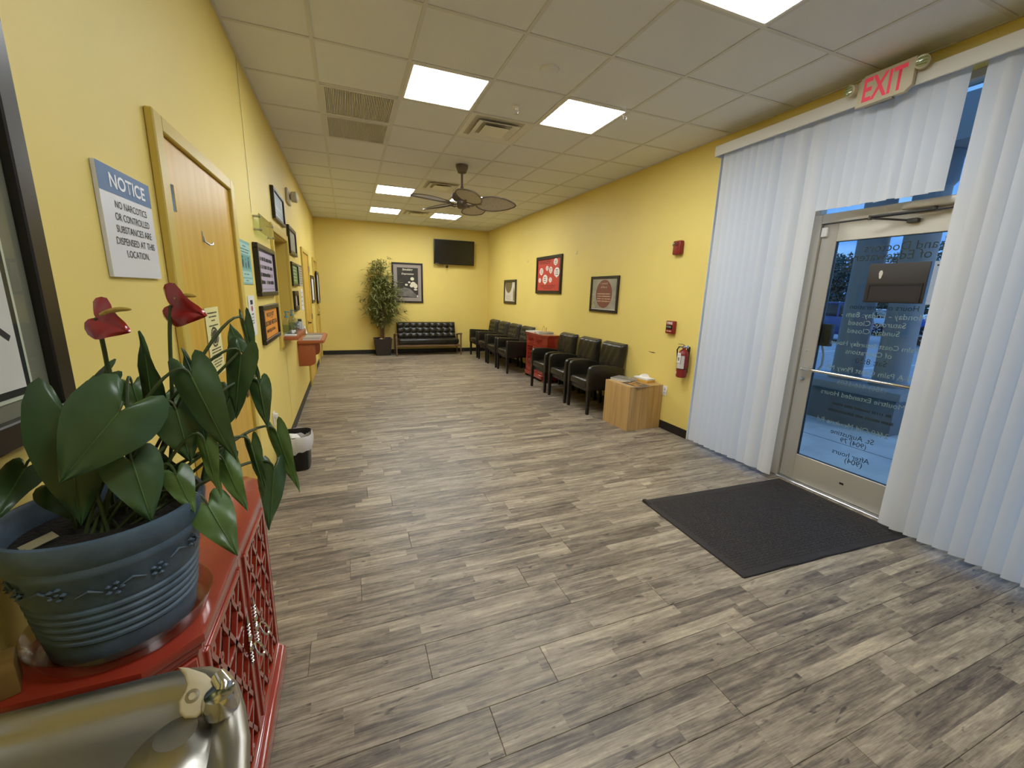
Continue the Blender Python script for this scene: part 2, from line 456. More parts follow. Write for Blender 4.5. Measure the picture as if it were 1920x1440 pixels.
m = MB(); m.b(XG-.07, XG+.10, DJ0+.085, DJ1-.085, -.0055, .014, .004, 1)
struct(m.obj('trim_2', M_ALUS), 'silver metal threshold under the entrance door')
D0, D1 = DJ0+.088, DJ1-.088                            # leaf
door = MB(); dx0, dx1 = XG-.022, XG+.022
alu(door, dx0, dx1, D1-.115, D1, .016, 2.15); alu(door, dx0, dx1, D0, D0+.115, .016, 2.15)
alu(door, dx0, dx1, D0+.115, D1-.115, .016, .25); alu(door, dx0, dx1, D0+.115, D1-.115, 2.012, 2.15)
door = struct(door.obj('door_1', M_ALU), 'aluminium framed glass entrance door with push bar')
g = MB(); g.b(XG-.003, XG+.003, D0+.115, D1-.115, .25, 2.012); pane = g.obj('pane', M_GLASS, door, smooth=None)
g = MB()
for a, b_ in ((D0+.112, D0+.118), (D1-.118, D1-.112)): g.b(XG-.012, XG+.012, a, b_, .247, 2.015)
g.b(XG-.012, XG+.012, D0+.118, D1-.118, .246, .252); g.b(XG-.012, XG+.012, D0+.118, D1-.118, 2.010, 2.016)
g.obj('gasket', M_BLACK, door, smooth=None)
g = MB(); xb = XG-.065
g.tube([(xb, D0+.04, .995), (xb, D1-.055, .995)], .0125, 12); g.tube([(xb, D1-.06, .995), (XG-.02, D1-.06, .995)], .010, 10); g.tube([(xb, D0+.05, .995), (XG-.02, D0+.05, .995)], .010, 10)
g.obj('push_bar', M_CHROME, door)
g = MB(); g.lathe([(.0, .028), (.012, .026), (.017, .015), (.013, 0)], (XG-.022, D1-.055, .91), 14, Matrix.Rotation(-PI/2, 4, 'Y')); g.obj('lock_knob', M_ALUS, door)
g = MB(); g.lathe([(.0, .006), (.007, .005), (.009, 0)], (XG-.022, D1-.045, 1.145), 10, Matrix.Rotation(-PI/2, 4, 'Y')); g.obj('lock_cylinder', M_ALUS, door)
g = MB(); g.b(XG-.045, XG-.022, D1-.05, D1-.005, 2.055, 2.125, .004); g.obj('alarm_contact', M_WHITE, door)
g = MB(); g.b(XG-.0235, XG-.0215, 1.83, 1.86, .135, .150); g.obj('floor_bolt', M_BLACK, door)
# closer on the header
g = MB(); g.b(XG-.110, XG-.048, 1.50, 1.80, 2.165, 2.215, .010, 3); cl_ = g.obj('door_closer', M_ALU, door)
g = MB(); g.b(XG-.112, XG-.050, 1.465, 1.50, 2.160, 2.222, .006); g.obj('end_cap', M_GREY, cl_)
g = MB(); g.tube([(XG-.080, 1.63, 2.165), (XG-.080, 1.63, 2.146)], .012, 10); g.tube([(XG-.080, 1.63, 2.148), (XG-.150, 1.95, 2.142)], .009, 8); g.tube([(XG-.150, 1.95, 2.150), (XG-.150, 1.95, 2.120)], .011, 10)
g.tube([(XG-.150, 1.95, 2.132), (XG-.045, 1.76, 2.100)], .007, 8); g.b(XG-.06, XG-.0215, 1.72, 1.78, 2.085, 2.112, .004)
g.obj('arm', M_DGREY, cl_)
# outside pull with lock box
g = MB(); g.b(XG+.023, XG+.075, D1-.175, D1-.105, 1.195, 1.375, .004); g.obj('lock_box', M_BLACK, door)
g = MB(); g.tube([(XG+.022, D1-.075, 1.22), (XG+.075, D1-.10, 1.20), (XG+.085, D1-.12, 1.12), (XG+.085, D1-.12, 1.03), (XG+.075, D1-.10, .98), (XG+.022, D1-.075, .96)], .010, 10); g.obj('pull_handle', M_ALUS, door)
# lettering on the glass, read from outside (mirrored from in here); local frame = left-wall-like facing room
M_VINYL = mat('vinyl_lettering', 'a6aeb4', .6)
M_VINYLD = mat('vinyl_lettering_dark', '2b3138', .6)
def glass_text(body, ycen, z, w, h=None, m=M_VINYL, bold=0.):
    ob = text(body, m, pane, 0, 0, 0, w=w, h=h, bold=bold, mirror=True)
    ob.rotation_euler = (0, 0, RR); ob.location = (XG+.0036, ycen, z)
    return ob
YC = 1.84
glass_text('and Doctors', YC-.02, 1.945, .42, m=M_VINYLD); glass_text('of Edgewater', YC+.02, 1.875, .46, m=M_VINYLD)
glass_text('Hours of Operation', YC, 1.515, .42, m=M_VINYLD)
glass_text('Monday - Friday: 8am -', YC, 1.455, .52); glass_text('Saturday: Closed', YC+.02, 1.395, .36); glass_text('Sunday: Closed', YC+.03, 1.335, .33)
glass_text('Palm Coast Saturday Hours', YC+.02, 1.235, .56); glass_text('of Operations', YC+.03, 1.175, .30); glass_text('Sat: 8:30', YC, 1.12, .20, m=M_VINYLD)
glass_text('4-A Palm Coast Pkwy NE', YC+.02, 1.035, .56); glass_text('(386) 446-5505', YC+.03, .925, .33)
glass_text('Moultrie Extended Hours', YC+.02, .835, .56); glass_text('2460 Old Moultrie Rd', YC+.04, .605, .50)
glass_text('St. Augustine', YC+.02, .525, .30, m=M_VINYLD); glass_text('(904) 79', YC, .475, .18, m=M_VINYLD)
glass_text('After hours', YC, .375, .26, m=M_VINYLD); glass_text('(904)', YC-.03, .325, .12, m=M_VINYLD)
for k, (zz, ww) in enumerate(((.755, .40), (.70, .44))):
    s_ = MB(); scribble(s_, 0, 0, ww, .022, 0, 50+k, 1.2); so = s_.obj('small_print', M_VINYLD, pane, smooth=None, loc=(XG+.0036, YC, zz), rot=(0, 0, RR))
# notices taped on the glass
sg = thing('door_notice_holder', 'dark brown notice board hanging on the entrance door glass', 'sign', (XG-.0045, 1.785, 1.555), RR)
m = MB(); m.b(-.180, .170, -.010, 0, 0, .275, .003); m.obj('board', mat('dark_brown_board', '2e2822', .55), sg)
m = MB(); fw_ = .014
m.b(-.165, .155, -.016, -.0102, .004, .018); m.b(-.165, .155, -.016, -.0102, .122, .136); m.b(-.165, -.151, -.016, -.0102, .018, .122); m.b(.141, .155, -.016, -.0102, .018, .122); m.obj('pocket_frame', mat('black_brown', '1a1512', .5), sg)
m = MB(); m.b(-.151, .141, -.0125, -.0102, .018, .122); m.obj('pocket', mat('dark_paper', '241d1e', .6), sg)
m = MB(); m.disc(-.10, .205, .012, .022, -.0108); m.disc(-.10, .19, .009, .022, -.0109); m.obj('sticker', mat('cream_sticker', 'cfcabb', .6), sg, smooth=None)
pp = thing('paper_notice', 'white paper taped to the door glass beside the dark board', 'paper', (XG-.0045, 1.545, 1.55), RR)
m = MB(); m.b(-.055, .055, -.0012, 0, 0, .28); m.obj('sheet', slat_mat('thin_paper', 'dfe3e6', .6), pp, smooth=None)
m = MB(); scribble(m, 0, .255, .08, .012, -.002, 3); m.obj('print', M_INK, pp, smooth=None)

m = MB(); m.b(RW+.002, XG-.032, WOPEN-.006, WOPEN+.001, .0, 2.93)
struct(m.obj('trim_4', M_WHITE), 'white window reveal beside the blinds')
# interior doors on the left wall
def int_door(n, y0, y1, lab, far=False, hinge_near=True):
    t = .075
    f = MB(); z1 = 2.14
    f.b(LW+.001, LW+.028, y0, y0+t, 0, z1, .004, 1); f.b(LW+.001, LW+.028, y1-t, y1, 0, z1, .004, 1); f.b(LW+.001, LW+.028, y0+t, y1-t, z1-t+.02, z1, .004, 1)
    fo = struct(f.obj('door_%d' % n, M_TRIM), lab)
    l = MB(); l.b(LW+.001, LW+.010, y0+t+.004, y1-t-.004, .012, z1-t+.016, .001, 1); lo = l.obj('leaf', M_DOOR, fo)
    yh = y0+t+.012 if hinge_near else y1-t-.012
    for zz in (.25, 1.05, 1.86):
        h = MB(); h.tube([(LW+.022, yh, zz-.048), (LW+.022, yh, zz+.048)], .0115, 10)
        for q in (-.03, -.01, .01, .03): h.tube([(LW+.020, yh, zz+q-.001), (LW+.022, yh, zz+q+.001)], .0125, 8)
        h.b(LW+.010, LW+.013, yh-.02, yh+.03, zz-.045, zz+.045); h.obj('hinge', M_CHROME, fo)
    yk = y1-t-.07 if hinge_near else y0+t+.07
    h = MB(); h.b(LW+.010, LW+.016, yk-.03, yk+.03, .87, 1.10, .003); h.lathe([(.028, 0), (.028, .012), (.012, .016), (.012, .05)], (LW+.016, yk, 1.0), 14, Matrix.Rotation(PI/2, 4, 'Y'))
    dy = -.11 if hinge_near else .11
    h.tube([(LW+.062, yk, 1.0), (LW+.064, yk+dy*.3, 1.0), (LW+.062, yk+dy, .998)], .009, 8); h.obj('handle', mat('satin_bronze', '6d5c46', .35, .8), fo)
    return fo
d1 = int_door(2, 1.94, 3.06, 'golden wood door beside the notice sign')
int_door(3, 7.16, 8.29, 'golden door just past the reception counters', hinge_near=False)
int_door(4, 9.39, 10.45, 'golden door in the far left corner', hinge_near=False)
h = MB(); h.tube([(LW+.011, 2.40, 1.765), (LW+.016, 2.405, 1.74), (LW+.030, 2.42, 1.728), (LW+.034, 2.45, 1.732), (LW+.034, 2.455, 1.742)], .004, 6); h.b(LW+.010, LW+.013, 2.39, 2.41, 1.74, 1.785); h.obj('coat_hook', M_ALUS, d1)

# reception hatch
f = MB(); a = .065
f.b(LW+.001, LW+.024, WY0-a, WY0, .97, WZ1+a, .003, 1); f.b(LW+.001, LW+.024, WY1, WY1+a, .97, WZ1+a, .003, 1); f.b(LW+.001, LW+.024, WY0, WY1, WZ1, WZ1+a, .003, 1)
f.b(LW-.14, LW+.001, WY0, WY0+.012, WZ0, WZ1); f.b(LW-.14, LW+.001, WY1-.012, WY1, WZ0, WZ1); f.b(LW-.14, LW+.001, WY0+.012, WY1-.012, WZ1-.012, WZ1)
win = struct(f.obj('window_5', M_TRIM), 'closed reception hatch with painted frame')
f = MB(); f.b(LW-.155, LW-.14, WY0, WY1, WZ0, WZ1); f.obj('hatch_panel', mat('hatch_panel', 'b79d55', .5, var=(2, .08)), win, smooth=None)
f = MB(); f.b(LW-.14, LW-.125, 4.985, 5.005, WZ0, WZ1-.012); f.obj('hatch_stile', M_TRIM, win, smooth=None)

# ================================================================== CEILING FIXTURES
def ceiling_light(c, k, lab):
    x, y = cell(c, k); t = thing('ceiling_light', lab, 'ceiling light', (x, y, H), 0, 'square ceiling light panels')
    h = T/2-.012; i = .022
    m = MB(); m.b(-h, h, -h, -h+i, -.003, .03, .002, 1); m.b(-h, h, h-i, h, -.003, .03, .002, 1); m.b(-h, -h+i, -h+i, h-i, -.003, .03, .002, 1); m.b(h-i, h, -h+i, h-i, -.003, .03, .002, 1)
    m.obj('frame', M_WHITE, t)
    m = MB(); m.b(-h+i, h-i, -h+i, h-i, .001, .006); m.obj('diffuser', M_LAMP, t, smooth=None)
LL = {(0, 0): 'lit square ceiling panel beside the two grey return grilles', (2, 0): 'lit square ceiling panel with loose wires hanging at its corner',
      (0, 6): 'lit square ceiling panel left of and beyond the fan', (2, 6): 'lit square ceiling panel half hidden behind the fan blades',
      (0, 9): 'farthest left lit square ceiling panel near the back wall', (2, 9): 'farthest right lit square ceiling panel near the back wall',
      (2, -3): 'lit square ceiling panel cut off by the top of the picture',
      (0, -6): 'added unseen fill light panel behind the viewpoint'}
for c, k in LIGHTS: ceiling_light(c, k, LL[(c, k)])
M_VENTD = mat('vent_throat', 'c4bdae', .7)
VL = ['square stepped ceiling diffuser between the two near light panels', 'square stepped ceiling diffuser just behind the fan rod', 'square stepped ceiling diffuser between the farthest light panels']
for (c, k), lab in zip(VENTS, VL):
    x, y = cell(c, k); t = thing('air_diffuser', lab, 'air vent', (x, y, H), 0, 'stepped ceiling diffusers')
    h = T/2-.012
    m = MB(); m.b(-h, h, -h, h, .014, .018); m.obj('throat', M_VENTD, t, smooth=None)
    for q, (o_, i_, z) in enumerate(((h, .225, -.002), (.200, .145, -.012), (.120, .0, -.018))):
        m = MB()
        def sq(s, zz): return [m.bm.verts.new(p) for p in ((-s, -s, zz), (s, -s, zz), (s, s, zz), (-s, s, zz))]
        if i_ > 0:
            a1, a2, a3 = sq(o_, z), sq(i_, z+.020), sq(o_, z+.004)
            for A, B_ in ((a1, a2), (a3, a1)):
                for j in range(4): m.bm.faces.new((A[j], A[(j+1) % 4], B_[(j+1) % 4], B_[j]))
        else:
            m.b(-o_, o_, -o_, o_, z, z+.006, .002, 1)
        m.obj('cone', M_WHITE, t, smooth=None)
GL = ['grey slatted return grille in the ceiling, the nearer of two', 'grey slatted return grille in the ceiling, the farther of two']
for (c, k), lab in zip(GRILLES, GL):
    x, y = cell(c, k); t = thing('return_grille', lab, 'air vent', (x, y, H), 0, 'ceiling return grilles'); h = T/2-.012; i = .028
    m = MB(); m.b(-h, h, -h, -h+i, -.004, .01); m.b(-h, h, h-i, h, -.004, .01); m.b(-h, -h+i, -h+i, h-i, -.004, .01); m.b(h-i, h, -h+i, h-i, -.004, .01); m.obj('frame', M_GRID, t, smooth=None)
    m = MB(); m.b(-h, h, -h, h, .018, .022); m.obj('duct', mat('duct_grey', 'd4cec2', .7), t, smooth=None)
    sm = MB(); sm.box((0, 0, .006), (.0035, 2*(h-i), .020), rot=(0, .6, 0)); sme = sm.mesh('louver', mat('grille_grey', 'e6e2d8', .5), None)
    n = 40
    for q in range(n):
        s = bpy.data.objects.new('louver', sme); COL.objects.link(s); s.parent = t; s.location = (-(h-i)+(q+.5)*2*(h-i)/n, 0, 0)
# smoke detector cover, sprinkler, wires
t = thing('smoke_detector', 'small round white detector on a ceiling tile near the lights', 'smoke detector', (1.40, 2.97, H))
m = MB(); m.lathe([(.0, -.016), (.045, -.015), (.062, -.008), (.068, .003)], n=28); m.obj('cap', M_CEIL, t)
m = MB(); m.lathe([(.0, -.0175), (.006, -.0165), (.006, -.012)], (.03, -.02, 0), n=8); m.obj('screw', M_WHITE, t)
t = thing('sprinkler_head', 'small white fire sprinkler under the ceiling between two lights', 'sprinkler', (1.41, 3.61, H))
m = MB(); m.lathe([(.036, .003), (.034, -.006), (.014, -.010), (.010, -.028)], n=16); m.obj('escutcheon', M_WHITE, t)
m = MB(); m.tube([(-.009, 0, -.026), (-.011, 0, -.045), (0, 0, -.055)], .0025, 6); m.tube([(.009, 0, -.026), (.011, 0, -.045), (0, 0, -.055)], .0025, 6); m.lathe([(0, -.057), (.016, -.055), (.016, -.053), (0, -.053)], n=12); m.obj('deflector', M_ALUS, t)
t = thing('hanging_wire', 'thin white wire dangling from the ceiling beside the light corner', 'wire', (2.20, 3.20, H))
m = MB()
m.tube([(0, 0, .002), (.01, .0, -.03), (-.01, .01, -.06), (.0, .0, -.10)], .0018, 5); m.tube([(0, 0, -.04), (-.03, .0, -.025), (-.045, 0, -.005)], .0015, 5); m.tube([(.0, 0, -.08), (.03, .0, -.085), (.02, 0, -.11)], .0015, 5); m.obj('wire', M_WHITE, t)

# ceiling fan
fan = thing('ceiling_fan', 'dark ceiling fan with five woven leaf-shaped blades', 'ceiling fan', (1.41, 5.42, 0))
M_FAN = mat('fan_bronze', '6a5f53', .45, .2); M_BLADE = mat('woven_blade', 'c6bdab', .75, bump=(220, .5), var=(40, .12))
m = MB(); m.lathe([(.075, 3.076), (.075, 3.05), (.052, 2.99), (.030, 2.985)], n=24); m.obj('canopy', M_FAN, fan)
m = MB(); m.tube([(0, 0, 2.99), (0, 0, 2.78)], .014, 12); m.lathe([(.016, 2.84), (.022, 2.81), (.036, 2.775)], n=16); m.obj('downrod', M_FAN, fan)
m = MB(); m.lathe([(.03, 2.785), (.085, 2.765), (.125, 2.735), (.130, 2.70), (.105, 2.67), (.07, 2.655), (.07, 2.60), (.045, 2.575), (0, 2.57)], n=28); m.obj('motor', M_FAN, fan)
RB = .68
def blade_pt(u, v, z=0.):                                # u along 0..1, v -1..1
    r = .17+u*(RB-.17); wd = .150*(math.sin(PI*min(1, max(0, u))**.80))**.62 if 0 < u < 1 else 0.
    y = v*wd; pz = -y*.36 - .035*(u-.5)**2
    return Vector((r, y, z+pz))
for q in range(5):
    ang = math.radians(-21+72*q)
    m = MB(); m.grid(lambda u, v: blade_pt(u*.998+.001, v*2-1), 16, 8); bl = m.obj('blade', M_BLADE, fan, loc=(0, 0, 2.64), rot=(0, 0, ang))
    m = MB(); rim = [blade_pt(i/28*.998+.001, 1) for i in range(29)]+[blade_pt(1-i/28*.998-.001, -1) for i in range(29)]
    m.tube(rim+[rim[0]], .009, 6); m.obj('rim', M_FAN, bl)
    m = MB(); m.tube([(.05, 0, -.02), (.13, 0, -.03), (.19, 0, -.008), (.25, 0, -.010)], [.018, .02, .024, .008], 8, flat=.45); m.obj('blade_iron', M_FAN, bl)

# ================================================================== BLINDS AND EXIT SIGN
bl = thing('vertical_blind', 'long white vertical blind across the storefront windows and door', 'blinds', (3.40, WOPEN, 0))
m = MB(); m.b(-.075, -.060, WEND-WOPEN, -.055, 2.868, 2.958, .003, 1); m.b(-.060, .060, -.067, -.055, 2.868, 2.958); m.b(-.060, .062, WEND-WOPEN, -.067, 2.951, 2.958)
m.obj('valance', mat('valance_white', 'd6d2c8', .5), bl)
m = MB(); m.b(-.025, .025, WEND-WOPEN+.02, -.08, 2.905, 2.945); m.obj('headrail', M_WHITE, bl)
def slat_mesh(z0, z1):
    mm = MB(); wd = .089; n = 6
    def f(u, v):
        a = (u-.5)*wd; s = .009*(1-(2*u-1)**2)
        return (-s, a, z0+(z1-z0)*v)
    mm.grid(f, n, 1)
    return mm.mesh('slat', M_SLAT, 60)
long_, short_ = slat_mesh(.045, 2.90), slat_mesh(2.226, 2.90)
def slat(y, ang, me=long_):
    s = bpy.data.objects.new('slat', me); COL.objects.link(s); s.parent = bl
    s.location = (rng.uniform(-.003, .003), y-WOPEN, rng.uniform(-.004, .004)); s.rotation_euler = (0, 0, math.radians(ang)+rng.uniform(-.04, .04))
rng = random.Random(21)
for yy in (3.235, 3.165, 3.094, 3.022, 2.950, 2.878, 2.806, 2.734): slat(yy-.035, 32)
for yy, a_ in ((2.655, 8), (2.585, -12), (2.515, 26), (2.430, 7)): slat(yy-.045, a_)
slat(2.352, 6)
for yy, a_ in ((2.275, 6), (2.20, 8), (2.125, 6), (2.05, 9), (1.975, 7), (1.90, -14), (1.83, 24), (1.765, 12), (1.69, 8), (1.615, 8)): slat(yy-.015, a_, short_)
slat(1.443, 6)
yy = 1.372
while yy > WEND+.06:
    slat(yy, 32); yy -= .0755
ex = thing('exit_sign', 'white emergency exit sign with red letters and two lamp heads', 'exit sign', (3.300, 1.935, 2.838), RR)
M_EXL = mat('exit_red', 'd94455', .5, emit=('e0405a', .28))
m = MB(); poly = [(-.155, 0), (.120, 0), (.155, .03), (.155, .185), (-.120, .185), (-.155, .155)]
m.prism(poly, lambda a, c, t: (a, t, c), -.012, .022, .006); m.obj('housing', M_BEIGE, ex)
m = MB(); m.b(-.10, .06, -.010, .02, -.012, .001, .003); m.obj('test_panel', M_GREY, ex)
text('EXIT', M_EXL, ex, 0, .094, -.0128, w=.235, h=.142, bold=.022)
for sx, sz in ((-.185, .125), (.185, .135)):
    m = MB(); m.lathe([(.0, .044), (.026, .042), (.036, .034), (.037, 0), (.02, -.01)], (0, 0, 0), 18, Matrix.Rotation(PI/2, 4, 'X')); lh = m.obj('lamp_head', M_BEIGE, ex, loc=(sx, .0, sz), rot=(.15, 0, -.2 if sx < 0 else .35))
    m = MB(); m.lathe([(0, .0462), (.028, .044), (.030, .040)], (0, 0, 0), 18, Matrix.Rotation(PI/2, 4, 'X'))
    for q in range(3): m.tube([(-.024, -.046, -.016+q*.016), (.024, -.046, -.016+q*.016)], .0022, 5)
    m.obj('lens', M_ACRYL, lh)
m = MB(); m.b(-.19, .19, .0222, .0245, .095, .125); m.b(-.05, .05, .022, .155, .1225, .165); m.obj('bracket', M_BEIGE, ex)

# ================================================================== FRAMES AND SIGNS ON THE WALLS
def frame(name, lab, cat, wall, u, z0, w, h, fw=.03, d=.022, fm=None, pm=None, group=None):
    loc, rz = {'L': ((LW+.0015, u, z0), LR), 'R': ((RW-.0015, u, z0), RR), 'B': ((u, BW-.0015, z0), 0)}[wall]
    t = thing(name, lab, cat, loc, rz, group)
    m = MB(); m.b(-w/2, w/2, -d, 0, 0, fw, .003, 1); m.b(-w/2, w/2, -d, 0, h-fw, h, .003, 1); m.b(-w/2, -w/2+fw, -d, 0, fw, h-fw, .003, 1); m.b(w/2-fw, w/2, -d, 0, fw, h-fw, .003, 1)
    m.obj('frame', fm or M_FRAME, t)
    m = MB(); m.b(-w/2+fw, w/2-fw, -d*.45, 0, fw, h-fw); m.obj('print', pm or M_PAPER, t, smooth=None)
    return t, -d*.45-.0006
def sheet(name, lab, cat, wall, u, z0, w, h, m_, d=.002, group=None):
    loc, rz = {'L': ((LW+.0015, u, z0), LR), 'R': ((RW-.0015, u, z0), RR), 'B': ((u, BW-.0015, z0), 0)}[wall]
    t = thing(name, lab, cat, loc, rz, group)
    m = MB(); m.b(-w/2, w/2, -d, 0, 0, h); m.obj('sheet', m_, t, smooth=None)
    return t, -d-.0006
# large framed picture, left edge of view
t, y_ = frame('framed_picture', 'large black framed picture with grey mat at the left edge', 'picture', 'L', .72, 1.235, .98, 1.00, .050, .034, pm=mat('grey_mat', '7f7767', .8, var=(3, .06)))
m = MB(); m.b(-.388, .388, y_-.002, y_, .082, .918); m.obj('mat_bevel', mat('cream_bevel', 'd8d2bd', .7), t, smooth=None)
m = MB(); m.b(-.380, .380, y_-.003, y_, .090, .910); m.obj('mat_line', M_INK, t, smooth=None)
m = MB(); m.b(-.366, .366, y_-.004, y_, .104, .896); m.obj('art', mat('pale_art', 'c4c3ba', .6, var=(4, .10)), t, smooth=None)
m = MB()
for a_, b_ in (((.35, .20), (.22, .30)), ((.10, .30), (.32, .44)), ((.0, .25), (.30, .14)), ((-.2, .6), (.1, .3))):
    dx_, dz_ = b_[0]-a_[0], b_[1]-a_[1]; L_ = math.hypot(dx_, dz_); nx, nz_ = -dz_/L_*.006, dx_/L_*.006
    b_ = (min(b_[0], .36), b_[1])
    m.poly([(a_[0]-nx, y_-.0045, a_[1]-nz_), (b_[0]-nx, y_-.0045, b_[1]-nz_), (b_[0]+nx, y_-.0045, b_[1]+nz_), (a_[0]+nx, y_-.0045, a_[1]+nz_)])
m.obj('brush_stroke', M_INK, t, smooth=None)
m = MB(); m.rect(-.44, .44, .05, .95, -.019); m.obj('glazing', M_GLASS, t, smooth=None)
# notice
t, y_ = sheet('notice_sign', 'blue and white notice sign about narcotics beside the near door', 'sign', 'L', 1.69, 1.560, .33, .305, mat('sign_white', 'd9dade', .35), .010)
m = MB(); m.rect(-.165, .165, .232, .305, y_); m.obj('header', mat('sign_blue', '2f6294', .45), t, smooth=None)
text('NOTICE', mat('sign_letter_white', 'e8eaee', .4), t, .01, .268, y_-.0006, w=.225, h=.040, bold=.02)
for q, ln in enumerate(('NO NARCOTICS', 'OR CONTROLLED', 'SUBSTANCES ARE', 'DISPENSED AT THIS', 'LOCATION.')):
    text(ln, M_INK, t, .012, .205-q*.034, y_-.0003, w=(.205, .222, .232, .255, .15)[q], h=.0205)
# teal flyer, purple, orange, white paper
t, y_ = sheet('teal_flyer', 'teal social distancing flyer to the left of the purple sign', 'flyer', 'L', 3.29, 1.555, .36, .28, mat('teal_print', '7eb0a6', .6), .003)
m = MB(); m.rect(-.15, .15, .10, .185, y_); m.obj('panel', mat('teal_dark', '639a92', .6), t, smooth=None)
m = MB(); m.rect(-.16, .16, .046, .085, y_); m.rect(-.16, .16, .012, .036, y_); m.rect(-.165, .165, .195, .262, y_); m.obj('panel', mat('teal_light', 'a3cbc0', .6), t, smooth=None)
m = MB()
for cx in (-.085, .085):
    m.disc(cx, .172, .014, .009, y_-.0004, 12); m.disc(cx, .135, .022, .028, y_-.0004, 14)
m.disc(0, .16, .008, .006, y_-.0004, 10); m.rect(-.014, .014, .108, .140, y_-.0004)
for q, (zz, ww) in enumerate(((.245, .10), (.225, .28), (.207, .22), (.066, .14), (.024, .08))): scribble(m, 0, zz, ww, .008, y_-.0004, q+70, 1.2)
m.obj('print', mat('dark_teal_ink', '2d4a48', .7), t, smooth=None)['kind'] = 'stuff'
t, y_ = frame('purple_sign', 'black framed lilac sign with four text lines above the orange one', 'sign', 'L', 3.975, 1.47, .80, .385, .035, .035, pm=mat('lilac_paper', 'b3a6b8', .6))
m = MB(); m.rect(-.33, .33, .338, .342, y_); m.rect(-.33, .33, .052, .055, y_)
for q, zz in enumerate((.285, .225, .165, .108)): scribble(m, 0, zz, (.60, .62, .56, .62)[q], .032, y_, 11+q, 1.0)
m.obj('lettering', M_INK, t, smooth=None)
t, y_ = frame('orange_sign', 'black framed orange sign about medical marijuana', 'sign', 'L', 3.97, 1.105, .75, .295, .035, .030, pm=mat('orange_paper', 'e2932f', .6))
text('WE DO NOT', M_INK, t, 0, .215, y_, w=.36, h=.036, bold=.03); text('PRESCRIBE MEDICAL', M_INK, t, 0, .148, y_, w=.62, h=.038, bold=.03); text('MARIJUANA.', M_INK, t, 0, .085, y_, w=.42, h=.036, bold=.03)
m = MB(); m.rect(.0, .12, .186, .190, y_); m.obj('underline', M_INK, t, smooth=None)
t, y_ = sheet('paper_flyer', 'narrow white paper flyer taped left of the orange sign', 'flyer', 'L', 3.345, 1.205, .20, .275, M_PAPER)
m = MB(); m.rect(-.04, .04, .215, .245, y_)
for q, zz in enumerate((.150, .128, .106, .088)): scribble(m, 0, zz, .07, .010, y_, 31+q)
m.obj('lettering', M_INK, t, smooth=None)
m = MB(); m.disc(0, .188, .030, .020, y_); m.obj('emblem', mat('flyer_red', 'a34a42', .6), t, smooth=None)
# flyer with virus drawing on the door
t, y_ = sheet('door_flyer', 'pale yellow flyer with a black virus drawing on the near door', 'flyer', 'L', 2.38, 1.115, .215, .325, mat('pale_yellow_paper', 'e0d896', .65), .0015)
t.location.x = LW+.012
m = MB(); m.disc(0, .185, .045, .033, y_, 20)
rg = random.Random(4)
for q in range(22):
    a_ = q*2*PI/22; r1 = rg.uniform(.052, .060); m.disc(r1*math.cos(a_), .185+r1*.75*math.sin(a_), .0075, .0065, y_-.0002*(q % 3), 8)
for q, (zz, ww) in enumerate(((.300, .15), (.282, .12), (.264, .06), (.240, .15), (.226, .05), (.128, .15), (.114, .16), (.100, .16), (.086, .14), (.072, .16), (.058, .13), (.044, .09))): scribble(m, 0, zz, ww, .007, y_-.0008, 80+q, 1.3)
m.obj('print', mat('faded_ink', '3d3325', .7), t, smooth=None)
# acrylic sign on stand-offs
t = thing('acrylic_sign', 'clear acrylic sign on four metal stand-offs above the purple sign', 'sign', (LW+.0015, 4.01, 1.94), LR)
m = MB(); m.b(-.32, .32, -.045, -.040, 0, .13, .001, 1); m.obj('panel', M_ACRYL, t)
for sx in (-.29, .29):
    for sz in (.018, .112):
        m = MB(); m.tube([(sx, 0, sz), (sx, -.052, sz)], .0085, 10); m.obj('stand_off', M_ALUS, t)
t, y_ = frame('tall_certificate', 'black framed blue-white notice high above the reception hatch', 'picture', 'L', 5.04, 2.18, .72, .29, .030, .030, pm=mat('blue_white_paper', 'b8c4cc', .5))
m = MB()
for q, zz in enumerate((.235, .21, .185, .16)): scribble(m, 0, zz, .40, .009, y_, 120+q)
m.rect(-.28, .28, .10, .105, y_); m.rect(-.28, .28, .075, .08, y_); m.obj('print', mat('blue_ink', '5c7f9a', .6), t, smooth=None)
frame('upper_certificate', 'black framed grey certificate right of the hatch, upper one', 'picture', 'L', 6.05, 1.935, .72, .325, .045, .030, pm=mat('grey_green_paper', '9d9a83', .6))
t, y_ = frame('green_poster', 'black framed green poster right of the hatch, middle one', 'picture', 'L', 6.06, 1.56, .68, .285, .030, .028, pm=mat('green_print', '6f8a3e', .6))
m = MB()
for q, zz in enumerate((.23, .19, .15, .11, .07)): m.rect(-.26, .20, zz-.007, zz+.007, y_)
m.obj('text_block', mat('pale_green_print', 'aab987', .6), t, smooth=None)
frame('small_black_frame', 'small black framed notice right of the hatch, lowest one', 'picture', 'L', 5.90, 1.255, .44, .245, .060, .035, pm=mat('off_white_print', 'c9c2ae', .6))
t, y_ = sheet('wall_calendar', 'narrow printed calendar sheet left of the second door', 'calendar', 'L', 6.87, 1.56, .40, .30, mat('calendar_paper', 'b7af98', .6), .006)
m = MB()
for q in range(7): scribble(m, 0, .245-q*.034, .32, .014, y_, 140+q)
m.rect(-.19, .19, .270, .292, y_); m.obj('print', M_DGREY, t, smooth=None)
t, y_ = sheet('curled_paper', 'pale paper notice below the calendar sheet', 'paper', 'L', 6.86, 1.22, .32, .30, M_PAPER, .003)
m = MB()
for q in range(4): scribble(m, 0, .25-q*.06, .22, .02, y_, 150+q)
m.obj('print', M_GREY, t, smooth=None)
